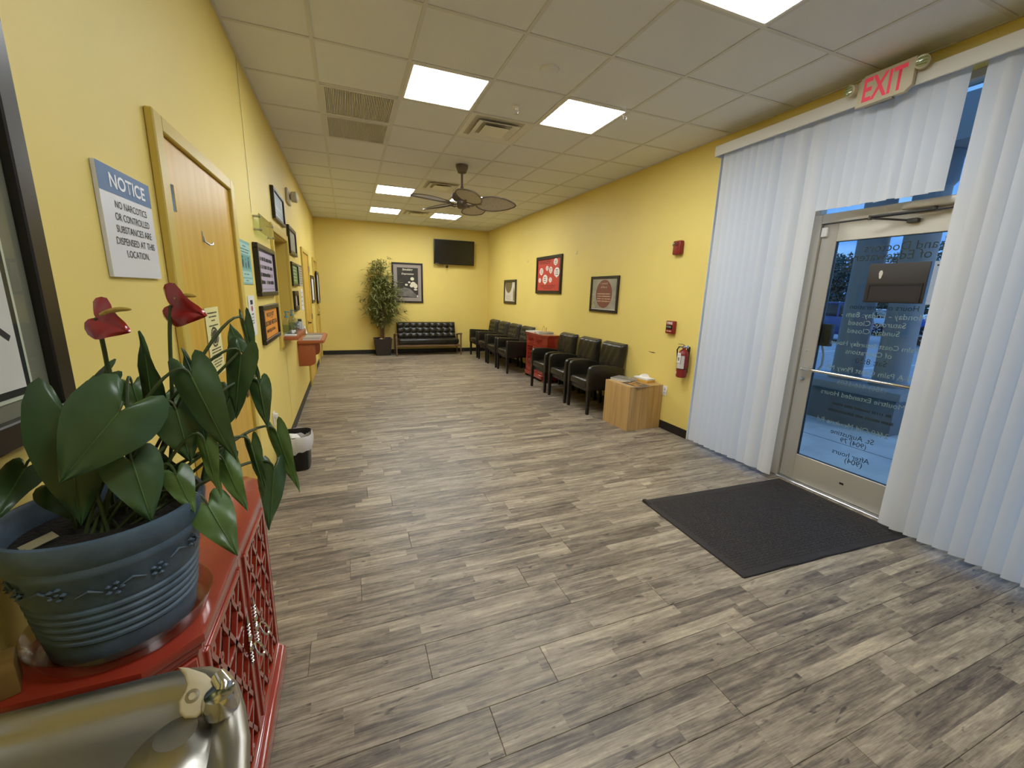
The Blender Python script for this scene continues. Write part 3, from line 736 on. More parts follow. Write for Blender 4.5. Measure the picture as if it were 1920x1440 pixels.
t, y_ = frame('hall_picture', 'black framed white print between the two far doors', 'picture', 'L', 8.84, 1.265, .80, .50, .05, .03)
t, y_ = frame('hall_picture', 'black framed print hung over the farthest left door', 'picture', 'L', 9.95, 1.22, .70, .66, .05, .03); t.location.x = LW+.030
# wire channel, wall lamp, switch, wall plug
t = thing('wire_channel', 'thin pale wire channel running up the wall over the hatch sign', 'wire channel', (LW+.0015, 3.69, 2.07), LR); m = MB(); m.b(-.010, .010, -.0015, 0, 0, .99); m.obj('cover', mat('cream_channel', 'e6d88e', .5), t)
t = thing('wire_channel', 'thin pale wire channel running down the wall below the orange sign', 'wire channel', (LW+.0015, 4.80, .11), LR); m = MB(); m.b(-.010, .010, -.0015, 0, 0, .87); m.obj('cover', mat('cream_channel', 'd8c981', .5), t)
t = thing('light_switch', 'white wall switch half hidden behind the anthurium leaf', 'light switch', (LW+.0015, 3.20, 1.22), LR); m = MB(); m.b(-.037, .037, -.006, 0, 0, .117, .003); m.obj('plate', M_WHITE, t); m = MB(); m.b(-.006, .006, -.016, -.006, .048, .068, .002); m.obj('toggle', M_WHITE, t)
t = thing('wall_outlet', 'white wall outlet low on the wall behind the waste bin', 'outlet', (LW+.0015, 3.75, .42), LR); m = MB(); m.b(-.037, .037, -.006, 0, 0, .117, .003); m.obj('plate', M_WHITE, t); m = MB(); m.b(-.02, .02, -.030, -.006, .06, .10, .004); m.obj('plug', M_WHITE, t)
t = thing('emergency_lamp', 'beige emergency wall lamp high on the wall past the hatch', 'wall lamp', (LW+.0015, 6.02, 2.53), LR)
m = MB(); m.b(-.14, .14, -.03, 0, 0, .17, .012); m.obj('base', M_BEIGE, t)
m = MB(); m.lathe([(.02, 0), (.06, .02), (.065, .075), (.05, .085), (0, .088)], (0, -.03, .09), 20, Matrix.Rotation(PI/2, 4, 'X')); hd = m.obj('lamp_head', M_BEIGE, t)
m = MB(); m.lathe([(0, .004), (.04, .0), (.045, -.006)], (0, -.118, .09), 18, Matrix.Rotation(PI/2, 4, 'X')); m.obj('lens', M_WHITE, hd)

# right wall
t, y_ = frame('bottle_poster', 'small black framed poster with olive half circle and bottle', 'picture', 'R', 8.945, 1.315, .74, .53, .055, .025, pm=mat('cream_paper', 'd6cdb6', .6))
m = MB(); m.disc(-.09, .475, .225, .235, y_, 24, PI, 2*PI); m.obj('half_circle', mat('olive_print', '716442', .6), t, smooth=None)
m = MB(); m.poly([(.20, y_, .07), (.28, y_, .07), (.29, y_, .25), (.27, y_, .30), (.225, y_, .38), (.21, y_, .32), (.19, y_, .24)]); m.obj('bottle', mat('olive_print2', '857a55', .6), t, smooth=None)
m = MB()
for q, zz in enumerate((.175, .150, .125, .10)): scribble(m, -.10, zz, .28, .008, y_, 160+q)
m.obj('lettering', M_GREY, t, smooth=None)
t, y_ = frame('bubble_poster', 'black framed red poster with white speech bubbles', 'picture', 'R', 7.01, 1.56, 1.03, .67, .055, .030, pm=mat('poster_red', 'c0402f', .5))
bub = MB(); ink = MB()
for cx, cz, rx, rz in ((-.30, .405, .080, .062), (-.06, .455, .055, .043), (.09, .420, .068, .058), (.27, .555, .078, .058), (.33, .375, .105, .082), (-.36, .245, .055, .043), (-.13, .260, .105, .082), (.09, .245, .060, .045)):
    bub.disc(cx, cz, rx, rz, y_, 24); bub.poly([(cx-rx*.3, y_-.0001, cz-rz*.85), (cx+rx*.3, y_-.0001, cz-rz*.85), (cx+.005, y_-.0001, cz-rz*1.25)])
    for q in (-1, 0, 1): scribble(ink, cx, cz+q*rz*.45, rx*1.0, rz*.22, y_-.0004, int(cx*1000)+q)
bub.obj('bubble', mat('bubble_white', 'e8e0d4', .6), t, smooth=None)
for q, (zz, ww) in enumerate(((.600, .50), (.572, .52), (.545, .44))): scribble(ink, -.17, zz, ww, .014, y_-.0002, 200+q)
for q, (zz, ww) in enumerate(((.150, .62), (.120, .55), (.090, .34))): scribble(ink, -.02, zz, ww, .012, y_-.0002, 210+q)
ink.obj('lettering', mat('dark_red_ink', '4e1c18', .7), t, smooth=None)
t, y_ = frame('fat_poster', 'black framed brown oval poster reading 1 pound of fat', 'picture', 'R', 5.18, 1.315, .70, .51, .038, .025, pm=mat('stone_print', '9a9480', .6, var=(5, .25)))
m = MB(); m.b(-.312, .312, y_-.0002, y_, .038, .046); m.b(-.312, .312, y_-.0002, y_, .464, .472); m.obj('white_edge', M_PAPER, t, smooth=None)
m = MB(); m.disc(.0, .26, .205, .200, y_-.0004, 32); m.obj('oval', mat('brown_print', '7c4b33', .6), t, smooth=None)
lt = mat('tan_lettering', 'cdb089', .6)
text('1 pound', lt, t, -.01, .405, y_-.001, w=.17, h=.035); text('of fat is', lt, t, -.01, .358, y_-.001, w=.15, h=.030)
m = MB()
for q, zz in enumerate((.262, .228, .192, .158)): scribble(m, 0, zz, .34-.02*(q == 3), .015, y_-.001, 220+q, 1.2)
m.obj('small_print', lt, t, smooth=None)
m = MB(); rg = random.Random(9)
for q in range(26): m.disc(rg.uniform(-.31, -.21), rg.uniform(.06, .30), rg.uniform(.006, .016), rg.uniform(.005, .014), y_-.0005-.00002*q, 8)
m.obj('spice_print', mat('spice', 'b8a672', .6), t, smooth=None)
for yy, zz, lab in ((8.00, 2.17, 'tiny picture hook on the right wall left of the red poster'), (6.04, 2.19, 'tiny picture hook on the right wall right of the red poster')):
    t = thing('picture_hook', lab, 'hook', (RW-.0015, yy, zz), RR); m = MB(); m.b(-.008, .008, -.003, 0, 0, .05); m.tube([(0, -.003, .005), (0, -.014, -.004), (0, -.016, .012)], .003, 6); m.obj('hook', M_BEIGE, t)
# fire strobe, pull station, extinguisher
t = thing('fire_strobe', 'red fire alarm strobe high beside the blinds', 'fire alarm', (RW-.0015, 3.775, 2.015), RR)
m = MB(); m.box((0, -.028, .075), (.125, .054, .150), .014, 3, fn=lambda x, y, z: (x*(1-.10*(y < 0)), y, z)); bd = m.obj('housing', M_FIRE, t)
m = MB(); m.b(-.052, .02, -.068, -.052, .095, .130, .008, 3); m.obj('strobe_lens', clear_mat('strobe_lens', 'c9beb0', .3, .1), bd)
t = thing('fire_pull_station', 'red fire alarm pull station above the extinguisher', 'fire alarm', (RW-.0015, 3.755, 1.145), RR)
m = MB(); m.b(-.062, .062, -.045, 0, 0, .145, .008); m.obj('housing', M_FIRE, t)
m = MB(); m.b(-.045, .045, -.056, -.045, .055, .098, .003); m.obj('handle', M_BLACK, t)
text('FIRE', M_WHITE, t, 0, .120, -.0456, w=.085, h=.026, bold=.02); text('PULL DOWN', M_WHITE, t, 0, .077, -.0566, w=.070, h=.014)
m = MB(); scribble(m, 0, .030, .08, .012, -.0456, 5); m.obj('print', mat('cream_ink', 'd8b7a0', .6), t, smooth=None)
t = thing('fire_extinguisher', 'red fire extinguisher hanging on the wall beside the blinds', 'fire extinguisher', (3.395, 3.47, .69), RR)
m = MB(); m.lathe([(0, 0), (.045, .002), (.055, .012), (.055, .255), (.048, .285), (.028, .305), (.018, .312), (.018, .33)], n=28); m.obj('cylinder', M_FIRE, t)
m = MB(); m.grid(lambda u, v: (.0558*math.sin(-1.5+u*2.6), -.0558*math.cos(-1.5+u*2.6), .10+v*.145), 20, 1); lb = m.obj('label', mat('ext_label', 'c9c3bb', .5), t)
m = MB()
for q in range(5):
    a_ = -1.1+q*.02
    for zz in (.13, .16, .19, .215): m.grid(lambda u, v: (.0562*math.sin(a_+u*.35), -.0562*math.cos(a_+u*.35), zz+v*.016), 3, 1) if q == 0 else None
m.obj('icon', mat('label_orange', 'b8863c', .6), lb)
m = MB(); m.lathe([(.0562, .096), (.0568, .096), (.0568, .104), (.0562, .104)], n=28, cap=False); m.obj('strap', M_BLACK, t)
m = MB(); m.disc(0, .055, .016, .016, -.0560, 16); m.obj('badge', M_WHITE, t, smooth=None, rot=(0, 0, -.5))
m = MB(); m.b(-.016, .016, -.02, .02, .325, .352, .004); m.tube([(0, .01, .35), (.0, -.03, .368), (.0, -.085, .372)], .007, 8, flat=.6); m.tube([(0, .01, .34), (.0, -.03, .345), (.0, -.075, .325)], .006, 8, flat=.6)
m.tube([(0, 0, .338), (.04, 0, .345)], .010, 8); m.obj('valve_handle', M_ALUS, t)
m = MB(); m.lathe([(0, .012), (.016, .010), (.016, 0)], (.045, -.004, .345), 14, Matrix.Rotation(PI/2, 4, 'Y')); m.obj('gauge', M_CHROME, t)
m = MB(); m.tube([(-.01, -.02, .338), (-.040, -.035, .335), (-.068, -.030, .30), (-.072, -.012, .22), (-.068, -.004, .13), (-.064, -.004, .085)], .0075, 8); m.tube([(-.064, -.004, .10), (-.064, -.004, .065)], [.009, .011], 8); m.obj('hose', M_BLACK, t)
m = MB(); m.b(-.024, .026, -.0605, -.0585, .165, .275, .002, 1); tg = m.obj('inspection_tag', M_PAPER, t)
m = MB(); m.rect(-.010, .012, .19, .225, -.0612); scribble(m, .001, .25, .03, .006, -.0612, 8); m.obj('print', M_GREY, tg, smooth=None)
m = MB(); m.b(-.02, .02, .056, .068, .05, .34, .003); m.obj('bracket', M_BLACK, t)
t = thing('wall_outlet', 'white wall outlet beside the wooden cube table', 'outlet', (RW-.0015, 3.765, .41), RR); m = MB(); m.b(-.037, .037, -.006, 0, 0, .117, .003); m.obj('plate', M_WHITE, t)
for zz in (.036, .080):
    m = MB(); m.b(-.016, .016, -.009, -.006, zz-.013, zz+.013, .003); so = m.obj('socket', M_WHITE, t); m = MB(); m.rect(-.007, -.004, zz-.005, zz+.006, -.0095); m.rect(.004, .007, zz-.005, zz+.006, -.0095); m.obj('slot', M_INK, so, smooth=None)
t = thing('wall_scuff', 'dark chipped scuff mark on the yellow wall above the cube table', 'scuff', (RW-.0012, 4.055, .885), RR); m = MB(); m.poly([(-.075, -.0004, .006), (-.03, -.0004, -.004), (.02, -.0004, -.006), (.07, -.0004, .0), (.03, -.0004, .008), (-.02, -.0004, .004)]); m.obj('mark', mat('scuff_brown', '6b5224', .8), t, smooth=None)

# back wall
t, y_ = frame('wall_poster', 'black framed poster with grey mat behind the bamboo plant', 'picture', 'B', 1.395, 1.25, .74, .95, .040, .030, pm=mat('grey_mauve_mat', '9b8f86', .7))
m = MB(); m.b(-.245, .255, y_-.001, y_, .125, .835); m.obj('art', mat('dark_art', '2f2a20', .6, var=(6, .3)), t, smooth=None)
cr = mat('cream_art', 'd9d2b8', .6); gr = mat('grey_art', '6f6a62', .6, var=(9, .4))
m = MB(); m.poly([(-.24, y_-.0016, .16), (.25, y_-.0016, .135), (.20, y_-.0016, .20), (.06, y_-.0016, .335), (-.05, y_-.0016, .36), (-.16, y_-.0016, .34), (-.24, y_-.0016, .30)]); m.obj('stone_shape', gr, t, smooth=None)
m = MB(); rg = random.Random(3)
for cx, cz, rx, rz in ((.115, .575, .045, .04), (.135, .45, .065, .055), (.19, .405, .05, .06), (.10, .41, .05, .04), (-.03, .43, .035, .025), (.04, .49, .03, .02), (.19, .32, .045, .02), (.235, .16, .016, .03)):
    m.disc(cx, cz, rx, rz, y_-.002-.0001*rg.random(), 14)
m.obj('flower_shape', cr, t, smooth=None)
text('Smoking', cr, t, .005, .785, y_-.0022, w=.25, h=.066, shear=.2, bold=.02); text('Depression', cr, t, .005, .685, y_-.0022, w=.29, h=.054, shear=.2, bold=.02)
tv = thing('television', 'black flat television mounted high on the back wall', 'television', (2.535, 10.50, 2.205), 0)
m = MB(); m.box((0, -.02, .29), (1.015, .045, .585), .006, 2, rot=(.06, 0, 0)); m.obj('bezel', M_BLACK, tv)
m = MB(); m.box((0, -.0435, .292), (.985, .004, .55), rot=(.06, 0, 0)); m.obj('screen', M_SCREEN, tv, smooth=None)
m = MB(); m.b(-.22, .22, .02, .105, .14, .42, .01); m.obj('wall_mount', M_DGREY, tv)
m = MB(); m.rect(-.48, -.40, .006, .014, -.052); m.obj('badge', M_GREY, tv, smooth=None)
m = MB(); m.tube([(-.42, 0, .01), (-.40, 0, -.045), (-.36, 0, -.05), (-.33, 0, .01)], .004, 6); m.tube([(-.30, 0, .01), (-.31, .0, -.03), (-.27, 0, .01)], .003, 6); m.b(-.21, -.16, -.02, .02, -.085, -.02, .006); m.tube([(-.185, 0, -.02), (-.185, 0, .02)], .006, 6); m.obj('cable', M_BLACK, tv)

# ================================================================== SEATING
def shear_back(k, z0): return lambda x, y, z: (x, y+(z-z0)*k, z)
YZ = lambda a, c, t: (t, a, c)
def wrinkle_panel(mb, wd, z0, z1, y0, lean, th, fnh):
    """padded backrest: front is a height field, back is plain"""
    nu, nv = 36, 36
    def f(u, v):
        x = (u-.5)*wd; z = z0+(z1-z0)*v
        e = min(1, min(u, 1-u)/.10); g_ = min(1, min(v, 1-v)/.09)
        edge = math.sqrt(max(0, 1-(1-e)**2))*math.sqrt(max(0, 1-(1-g_)**2))
        return (x, y0+(z-z0)*lean-th*edge-fnh(u, v)*edge, z)
    mb.grid(f, nu, nv)
    def gback(u, v):
        x = (u-.5)*wd; z = z0+(z1-z0)*v
        return (x, y0+(z-z0)*lean, z)
    bk = lambda u, v: gback(1-u, v)
    mb.grid(bk, 1, 1)
    return mb
def plain_chair():
    t = thing('armchair', '', 'chair', (0, 0, 0), RR, 'dark armchairs along the right wall')
    m = MB()
    m.box((0, -.035, .405), (.438, .50, .11), .035, 3, fn=lambda x, y, z: (x, y, z+(.022*math.cos(x/.438*PI)*max(0, math.cos((y)/.50*PI)) if z > 0 else 0)))
    m.obj('seat', M_LEATH, t)
    m = MB(); m.b(-.215, .215, -.262, .20, .305, .36, .008); m.obj('seat_rail', M_LEATH, t)
    m = MB()
    wrinkle_panel(m, .50, .42, .925, .235, .13, .085, lambda u, v: .012*math.sin(u*23+math.sin(v*5)*1.2)*math.exp(-((v-.66)/.26)**2)*.75+.014*math.sin(PI*u)*math.sin(PI*v))
    m.obj('backrest', M_LEATH, t, smooth=60)
    m = MB(); m.b(-.245, .245, .236, .275, .32, .60, .01); m.obj('back_panel', M_LEATH, t)
    for s in (-1, 1):
        m = MB(); poly = [(-.285, .335), (.24, .335), (.262, .60), (.16, .628), (.02, .652), (-.12, .662), (-.22, .655), (-.262, .640), (-.282, .612), (-.288, .57)]
        m.prism(poly, YZ, s*.252-.029, s*.252+.029, .012, 3); m.obj('arm', M_LEATH, t, smooth=50)
        m = MB(); m.box((s*.252, -.262, .17), (.046, .046, .34), .004, 1, fn=lambda x, y, z: (x*(.80+.2*(z > 0)), y*(.80+.2*(z > 0)), z)); m.obj('leg', M_LEG, t)
        m = MB(); m.box((s*.235, .235, .165), (.042, .042, .335), .004, 1, fn=lambda x, y, z: (x, y+(.03 if z < 0 else 0), z)); m.obj('leg', M_LEG, t)
    return t
pc = plain_chair(); CHX = 3.145
pc.location = (CHX, 4.765, 0); pc['label'] = 'smooth black leather armchair right next to the wooden cube table'
clone(pc, (CHX, 5.385, 0), RR, 'smooth black leather armchair, middle of the near three')
clone(pc, (CHX-.005, 6.045, 0), RR, 'smooth black leather armchair right next to the red side cabinet')
def tuft_chair():
    t = thing('tufted_armchair', '', 'chair', (0, 0, 0), RR, 'dark tufted armchairs along the right wall')
    m = MB(); m.box((0, -.05, .395), (.47, .50, .12), .04, 3, fn=lambda x, y, z: (x, y, z+(.02*math.cos(x/.47*PI) if z > 0 else 0))); m.obj('seat', M_LEATH, t)
    m = MB(); m.b(-.23, .23, -.27, .2, .30, .35, .008); m.obj('seat_rail', M_LEATH, t)
    pts = [((i+.5)/4+(0 if j % 2 else .0), (j+.6)/4) for j in range(4) for i in range(4)]
    pts = [(.2+.2*i+(0.1 if j % 2 else 0), .18+.21*j) for j in range(4) for i in range(4 if j % 2 == 0 else 3)]
    def hh(u, v):
        d = min(math.hypot((u-a)*.54, (v-b_)*.48) for a, b_ in pts)
        return -.022*math.exp(-(d/.026)**2)+.010*math.sin(PI*u)*math.sin(PI*v)
    m = MB(); wrinkle_panel(m, .54, .42, .90, .24, .15, .09, hh); m.obj('backrest', M_LEATH2, t, smooth=60)
    for a, b_ in pts:
        z = .42+.48*b_; m = MB(); m.lathe([(0, .006), (.008, .004), (.010, 0)], ((a-.5)*.54, .24+(z-.42)*.15-.073, z), 8, Matrix.Rotation(PI/2, 4, 'X')); m.obj('button', M_BLACK, t)
    m = MB(); m.b(-.262, .262, .242, .28, .30, .62, .01); m.obj('back_panel', M_LEATH, t)
    for s in (-1, 1):
        m = MB(); m.prism([(-.295, .335), (.25, .335), (.27, .615), (-.27, .648), (-.295, .635)], YZ, s*.278-.036, s*.278+.036, .014, 3); m.obj('arm', M_LEATH, t, smooth=50)
        m = MB(); m.box((s*.272, -.262, .17), (.05, .05, .34), .004, 1, fn=lambda x, y, z: (x*(.72+.28*(z > 0)), y*(.72+.28*(z > 0)), z)); m.obj('leg', M_LEG, t)
        m = MB(); m.box((s*.245, .235, .165), (.045, .045, .335), .004, 1, fn=lambda x, y, z: (x, y+(.03 if z < 0 else 0), z)); m.obj('leg', M_LEG, t)
    return t
tcx = 3.115
tch = tuft_chair(); tch.location = (tcx, 9.76, 0); tch['label'] = 'dark tufted armchair farthest away, in the corner by the back wall'
clone(tch, (tcx, 9.06, 0), RR, 'dark tufted armchair, second from the back wall')
clone(tch, (tcx, 8.385, 0), RR, 'dark tufted armchair, third from the back wall')
clone(tch, (tcx, 7.70, 0), RR, 'dark tufted armchair half hidden behind the far red cabinet')

# sofa
sf = thing('sofa', 'black tufted leather sofa with wooden frame under the back wall', 'sofa', (1.82, 10.30, 0), 0)
def th(u, v):
    a, b_ = abs(math.sin(PI*u*9)), abs(math.sin(PI*v*3))
    return .030*(a**.55)*(b_**.55)-.004
m = MB()
SW = 1.46; nu, nv = 108, 36
def bk(u, v):
    x = (u-.5)*SW; z = .40+.385*v; e = min(1, min(u, 1-u)/.02, min(v, 1-v)/.06)
    return (x, .155+(z-.40)*.22-.075*math.sqrt(max(0, 1-(1-e)**2))-th(u, v)*e, z)
m.grid(bk, nu, nv); m.grid(lambda u, v: ((.5-u)*SW, .155+.385*v*.22, .40+.385*v), 1, 1); m.obj('backrest', M_LEATH, sf, smooth=70)
m = MB(); m.box((0, -.045, .345), (1.47, .42, .13), .04, 3); m.obj('seat', M_LEATH, sf)
m = MB()
for i in range(1, 9): x = (i/9-.5)*1.47; m.tube([(x, -.257, .30), (x, -.258, .36), (x, -.235, .408), (x, .08, .413)], .0035, 5)
m.obj('seat_seam', M_BLACK, sf)
m = MB(); m.b(-.76, .76, -.235, -.205, .215, .262, .006); m.b(-.76, .76, .17, .20, .215, .262, .006); m.b(-.74, -.70, -.205, .17, .22, .26); m.b(.70, .74, -.205, .17, .22, .26); m.obj('frame', M_SOFAW, sf)
for s in (-1, 1):
    m = MB(); m.box((s*.785, -.215, .262), (.038, .048, .525), .006, 2, fn=lambda x, y, z: (x*(1 if z > 0 else .75), y*(1 if z > 0 else .7)+(-.01 if z < 0 else 0), z)); m.obj('leg', M_SOFAW, sf)
    m = MB(); m.box((s*.785, .18, .235), (.036, .045, .47), .006, 2, fn=lambda x, y, z: (x, y+(.035 if z < 0 else 0), z)); m.obj('leg', M_SOFAW, sf)
    m = MB(); m.prism([(-.255, .515), (.205, .455), (.215, .485), (-.10, .532), (-.25, .545), (-.265, .535)], YZ, s*.785-.027, s*.785+.027, .008, 2); m.obj('armrest', M_SOFAW, sf)
# spare cords/litter under the sofa left out; bamboo next to it
bp = thing('bamboo_plant', 'tall artificial bamboo plant in a dark square planter', 'plant', (.745, 10.375, 0), 0)
m = MB()
def sqr(mb, s, z): return [mb.bm.verts.new(p) for p in ((-s, -s, z), (s, -s, z), (s, s, z), (-s, s, z))]
rr_ = [sqr(m, .160, .001), sqr(m, .200, .385), sqr(m, .206, .385), sqr(m, .206, .405), sqr(m, .185, .405), sqr(m, .180, .36)]
for A, B_ in zip(rr_, rr_[1:]):
    for j in range(4): m.bm.faces.new((A[j], A[(j+1) % 4], B_[(j+1) % 4], B_[j]))
m.bm.faces.new(rr_[0][::-1]); m.obj('planter', M_POT2, bp, smooth=None)
m = MB(); m.b(-.182, .182, -.182, .182, .33, .365); m.obj('soil', M_SOIL, bp, smooth=None)
m = MB(); m.box((-.05, -.13, .385), (.09, .05, .05), .015, 2); m.obj('stone', mat('pale_stone', 'b7ab92', .8), bp)
rg = random.Random(12); lv = MB()
def bleaf(p, d, L_, wd):
    d = d.normalized(); sd = d.cross(Vector((rg.uniform(-.5, .5), rg.uniform(-.5, .5), 1))).normalized(); dn = Vector((0, 0, -1))
    a = p; b1 = p+d*L_*.35+sd*wd; b2 = p+d*L_*.35-sd*wd; c = p+d*L_*.75+dn*L_*.12; tip = p+d*L_+dn*L_*.3
    c1 = c+sd*wd*.6; c2 = c-sd*wd*.6
    vs = [lv.bm.verts.new(q) for q in (a, b1, b2, c1, c2, tip)]
    lv.bm.faces.new((vs[0], vs[1], vs[2])); lv.bm.faces.new((vs[1], vs[3], vs[4], vs[2])); lv.bm.faces.new((vs[3], vs[5], vs[4]))
for q in range(15):
    a_ = rg.uniform(0, 2*PI); r0 = rg.uniform(.01, .075); hgt = rg.uniform(1.15, 1.80) if q > 2 else (1.95, 1.85, 1.78)[q]
    p0 = Vector((r0*math.cos(a_), r0*math.sin(a_), .36)); lean = Vector((rg.uniform(-.05, .15), rg.uniform(-.07, .03), 0))
    pts = [p0+lean*(k/8)**1.3+Vector((0, 0, hgt*k/8*.97)) for k in range(9)]
    m = MB(); rad = rg.uniform(.009, .016)
    m.tube(pts, [rad*(1-.45*k/8) for k in range(9)], 6)
    for k in range(1, 8): m.lathe([(rad*1.05*(1-.45*k/8), -.004), (rad*1.35*(1-.45*k/8), 0), (rad*1.05*(1-.45*k/8), .004)], pts[k], 6)
    m.obj('cane', M_CANE, bp)
    for k in range(30):
        f = rg.uniform(.14, 1.0)**.70; pos = p0+lean*f**1.3+Vector((0, 0, hgt*f*.97))
        env = .47*math.sin(PI*min(1, max(.02, (f-.02)/1.0)))**.7+.05
        if f < .30: env *= .6
        a2 = rg.uniform(0, 2*PI); out = Vector((math.cos(a2), math.sin(a2)*.55, rg.uniform(.0, .5))); out.normalize()
        ln = env*rg.uniform(.35, 1.1)*(1.12 if out.x > 0 else .86); tip = pos+out*ln
        if tip.y+10.375 > BW-.13: out.y *= .1; tip = pos+out*ln
        if tip.z < .80 and tip.x > .20: tip.x = .20
        lv.tube([pos, pos.lerp(tip, .5)+Vector((0, 0, .012)), tip], .0014, 3, cap=False)
        for z in range(rg.randint(7, 11)):
            b_ = pos.lerp(tip, rg.uniform(.25, 1.0)); dd = out*rg.uniform(.2, 1)+Vector((rg.uniform(-1, 1), rg.uniform(-.5, .4), rg.uniform(-.6, .5)))
            if b_.y+dd.y*.12+10.375 > BW-.02: dd.y = -abs(dd.y)
            bleaf(b_, dd, rg.uniform(.09, .15), rg.uniform(.008, .013))
fo = lv.obj('foliage', M_BLEAF, bp, smooth=None); fo['kind'] = 'stuff'

# wooden cube table and things on it
cb = thing('cube_table', 'light oak laminate cube table beside the near armchair', 'table', (3.205, 4.02, 0), math.radians(2))
M_WOODB = M_WOOD
m = MB(); m.b(-.245, .245, -.235, .235, .512, .532, .0015, 1); m.obj('top', M_WOOD, cb)
m = MB(); m.b(-.245, -.225, -.235, .235, .0, .5118, .0015, 1); m.obj('side_panel', M_WOOD, cb)
m = MB(); m.b(-.2248, .245, -.235, -.215, .0, .5118, .0015, 1); m.obj('side_panel', M_WOOD, cb)
m = MB(); m.b(.225, .245, -.2148, .235, .0, .5118, .0015, 1); m.obj('side_panel', M_WOOD, cb)
m = MB(); m.b(-.2248, .2248, .215, .235, .0, .5118, .0015, 1); m.obj('side_panel', M_WOOD, cb)
def magazine(lab, x, y, z, rz, cm, w=.21, l=.275, th=.006, deco=None, grp='magazines'):
    t = thing('magazine', lab, 'magazine', (x, y, z), rz, grp)
    m = MB(); m.b(-w/2, w/2, -l/2, l/2, 0, th*.75); m.obj('pages', M_PAPER, t, smooth=None)
    m = MB(); m.b(-w/2-.001, w/2+.001, -l/2-.001, l/2+.001, th*.78, th, .0004, 1); cv = m.obj('cover', cm, t)
    if deco:
        m = MB(); rg = random.Random(sum(map(ord, lab)))
        for q in range(deco[1]):
            cx, cy, r = rg.uniform(-w*.36, w*.36), rg.uniform(-l*.36, l*.36), rg.uniform(.012, .035)
            m.poly([(cx+r*math.cos(k*PI/5), cy+r*.8*math.sin(k*PI/5), th+.0005+.00004*q) for k in range(10)])
        m.obj('cover_picture', deco[0], cv, smooth=None)
    return t
CZ = .5325
magazine('glossy magazine with orange food cover on the cube table', 3.125, 3.888, CZ, .12, mat('mag_dark', '3b2f2a', .35), deco=(mat('mag_food', 'b9823f', .4), 14))
magazine('grey magazine lying under the other grey one on the cube table', 3.165, 4.155, CZ, .5, mat('mag_grey2', '55504a', .35), th=.012)
magazine('grey photo magazine on top of the stack at the cube back', 3.17, 4.16, CZ+.0125, .42, mat('mag_grey', '7d7770', .3), deco=(mat('mag_pale', 'b3ada4', .4), 6), th=.012)
tb = thing('tissue_box', 'white and yellow tissue box on the wooden cube table', 'tissue box', (3.355, 4.02, CZ), .1)
m = MB(); m.b(-.06, .06, -.115, .115, .0, .030, .003); m.obj('lower_box', mat('tissue_yellow', 'cfa24a', .6), tb)
m = MB(); m.b(-.0605, .0605, -.1155, .1155, .0305, .052, .003); m.obj('upper_box', M_PAPER, tb)
m = MB(); rg = random.Random(5)
m.grid(lambda u, v: ((u-.5)*.08+.012*math.sin(v*7), (v-.5)*.13+.012*math.sin(u*9), .0525+.048*math.sin(PI*u)*math.sin(PI*v)*(.55+.45*math.sin(u*11+v*6))), 14, 14); m.obj('tissue', M_WHITE, tb)

# ================================================================== RED FRETWORK CABINETS
def octa(w, d, c, o=0.):        # plan outline, front is -Y, back y=0 ; canted front corners
    return [(-w/2-o, 0), (-w/2-o, -d+c), (-w/2+c-o*.4, -d-o), (w/2-c+o*.4, -d-o), (w/2+o, -d+c), (w/2+o, 0)]
def fret(mb, w, h, y0, y1, x0, z0, cw=.088, ch=.135):
    """pierced lattice inside w x h : crossing diagonals, bars and little rings"""
    bw = .0125
    def bar(a, b_):
        a, b_ = Vector((a[0], 0, a[1])), Vector((b_[0], 0, b_[1])); d = b_-a; L_ = d.length
        if L_ < .006: return
        d.normalize(); n = Vector((-d.z, 0, d.x))*bw/2
        P = [a+n, b_+n, b_-n, a-n]
        f = [mb.bm.verts.new((p.x+x0, y0, p.z+z0)) for p in P]; k = [mb.bm.verts.new((p.x+x0, y1, p.z+z0)) for p in P]
        mb.bm.faces.new(f)
        for j in range(4): mb.bm.faces.new((f[j], k[j], k[(j+1) % 4], f[(j+1) % 4]))
    s = ch/cw
    for sg in (1, -1):
        k = -int(h/s/cw)-2
        while k*cw < w+h/s:
            xa = k*cw
            pts = []
            z_at = lambda x: (x-xa)*s if sg > 0 else (xa+h/s-x)*s-0
            t0, t1 = 0., w
            if sg > 0: t0, t1 = max(0, xa), min(w, xa+h/s)
            else: t0, t1 = max(0, xa), min(w, xa+h/s)
            if t1 > t0: bar((t0, z_at(t0)), (t1, z_at(t1)))
            k += 1
    def ring(cx, cz, r0, r1, n=10):
        fs = []
        for yy in (y0-.001, y1):
            fs.append([[mb.bm.verts.new((x0+cx+r*math.cos(2*PI*j/n), yy, z0+cz+r*1.15*math.sin(2*PI*j/n))) for j in range(n)] for r in (r0, r1)])
        for j in range(n):
            q = (j+1) % n
            mb.bm.faces.new((fs[0][0][j], fs[0][0][q], fs[0][1][q], fs[0][1][j])); mb.bm.faces.new((fs[0][1][j], fs[0][1][q], fs[1][1][q], fs[1][1][j])); mb.bm.faces.new((fs[0][0][q], fs[0][0][j], fs[1][0][j], fs[1][0][q]))
    nx, nz_ = int(w/cw)+1, int(h/ch)+1
    for j in range(nz_*2):
        z = j*ch/2
        if z > h-.01: break
        if j % 4 == 2: bar((0, z), (w, z))
        for i in range(nx*2):
            x = (i+.5)*cw/2
            if x > w-.01 or (i+j) % 2: continue
            if j % 4 in (0,): ring(min(max(x, .016), w-.016), min(max(z, .016), h-.016), .0065, .0165)
            elif j % 4 == 3 and i % 4 < 2: ring(min(max(x, .012), w-.012), min(max(z, .012), h-.012), .004, .0125)
    return mb
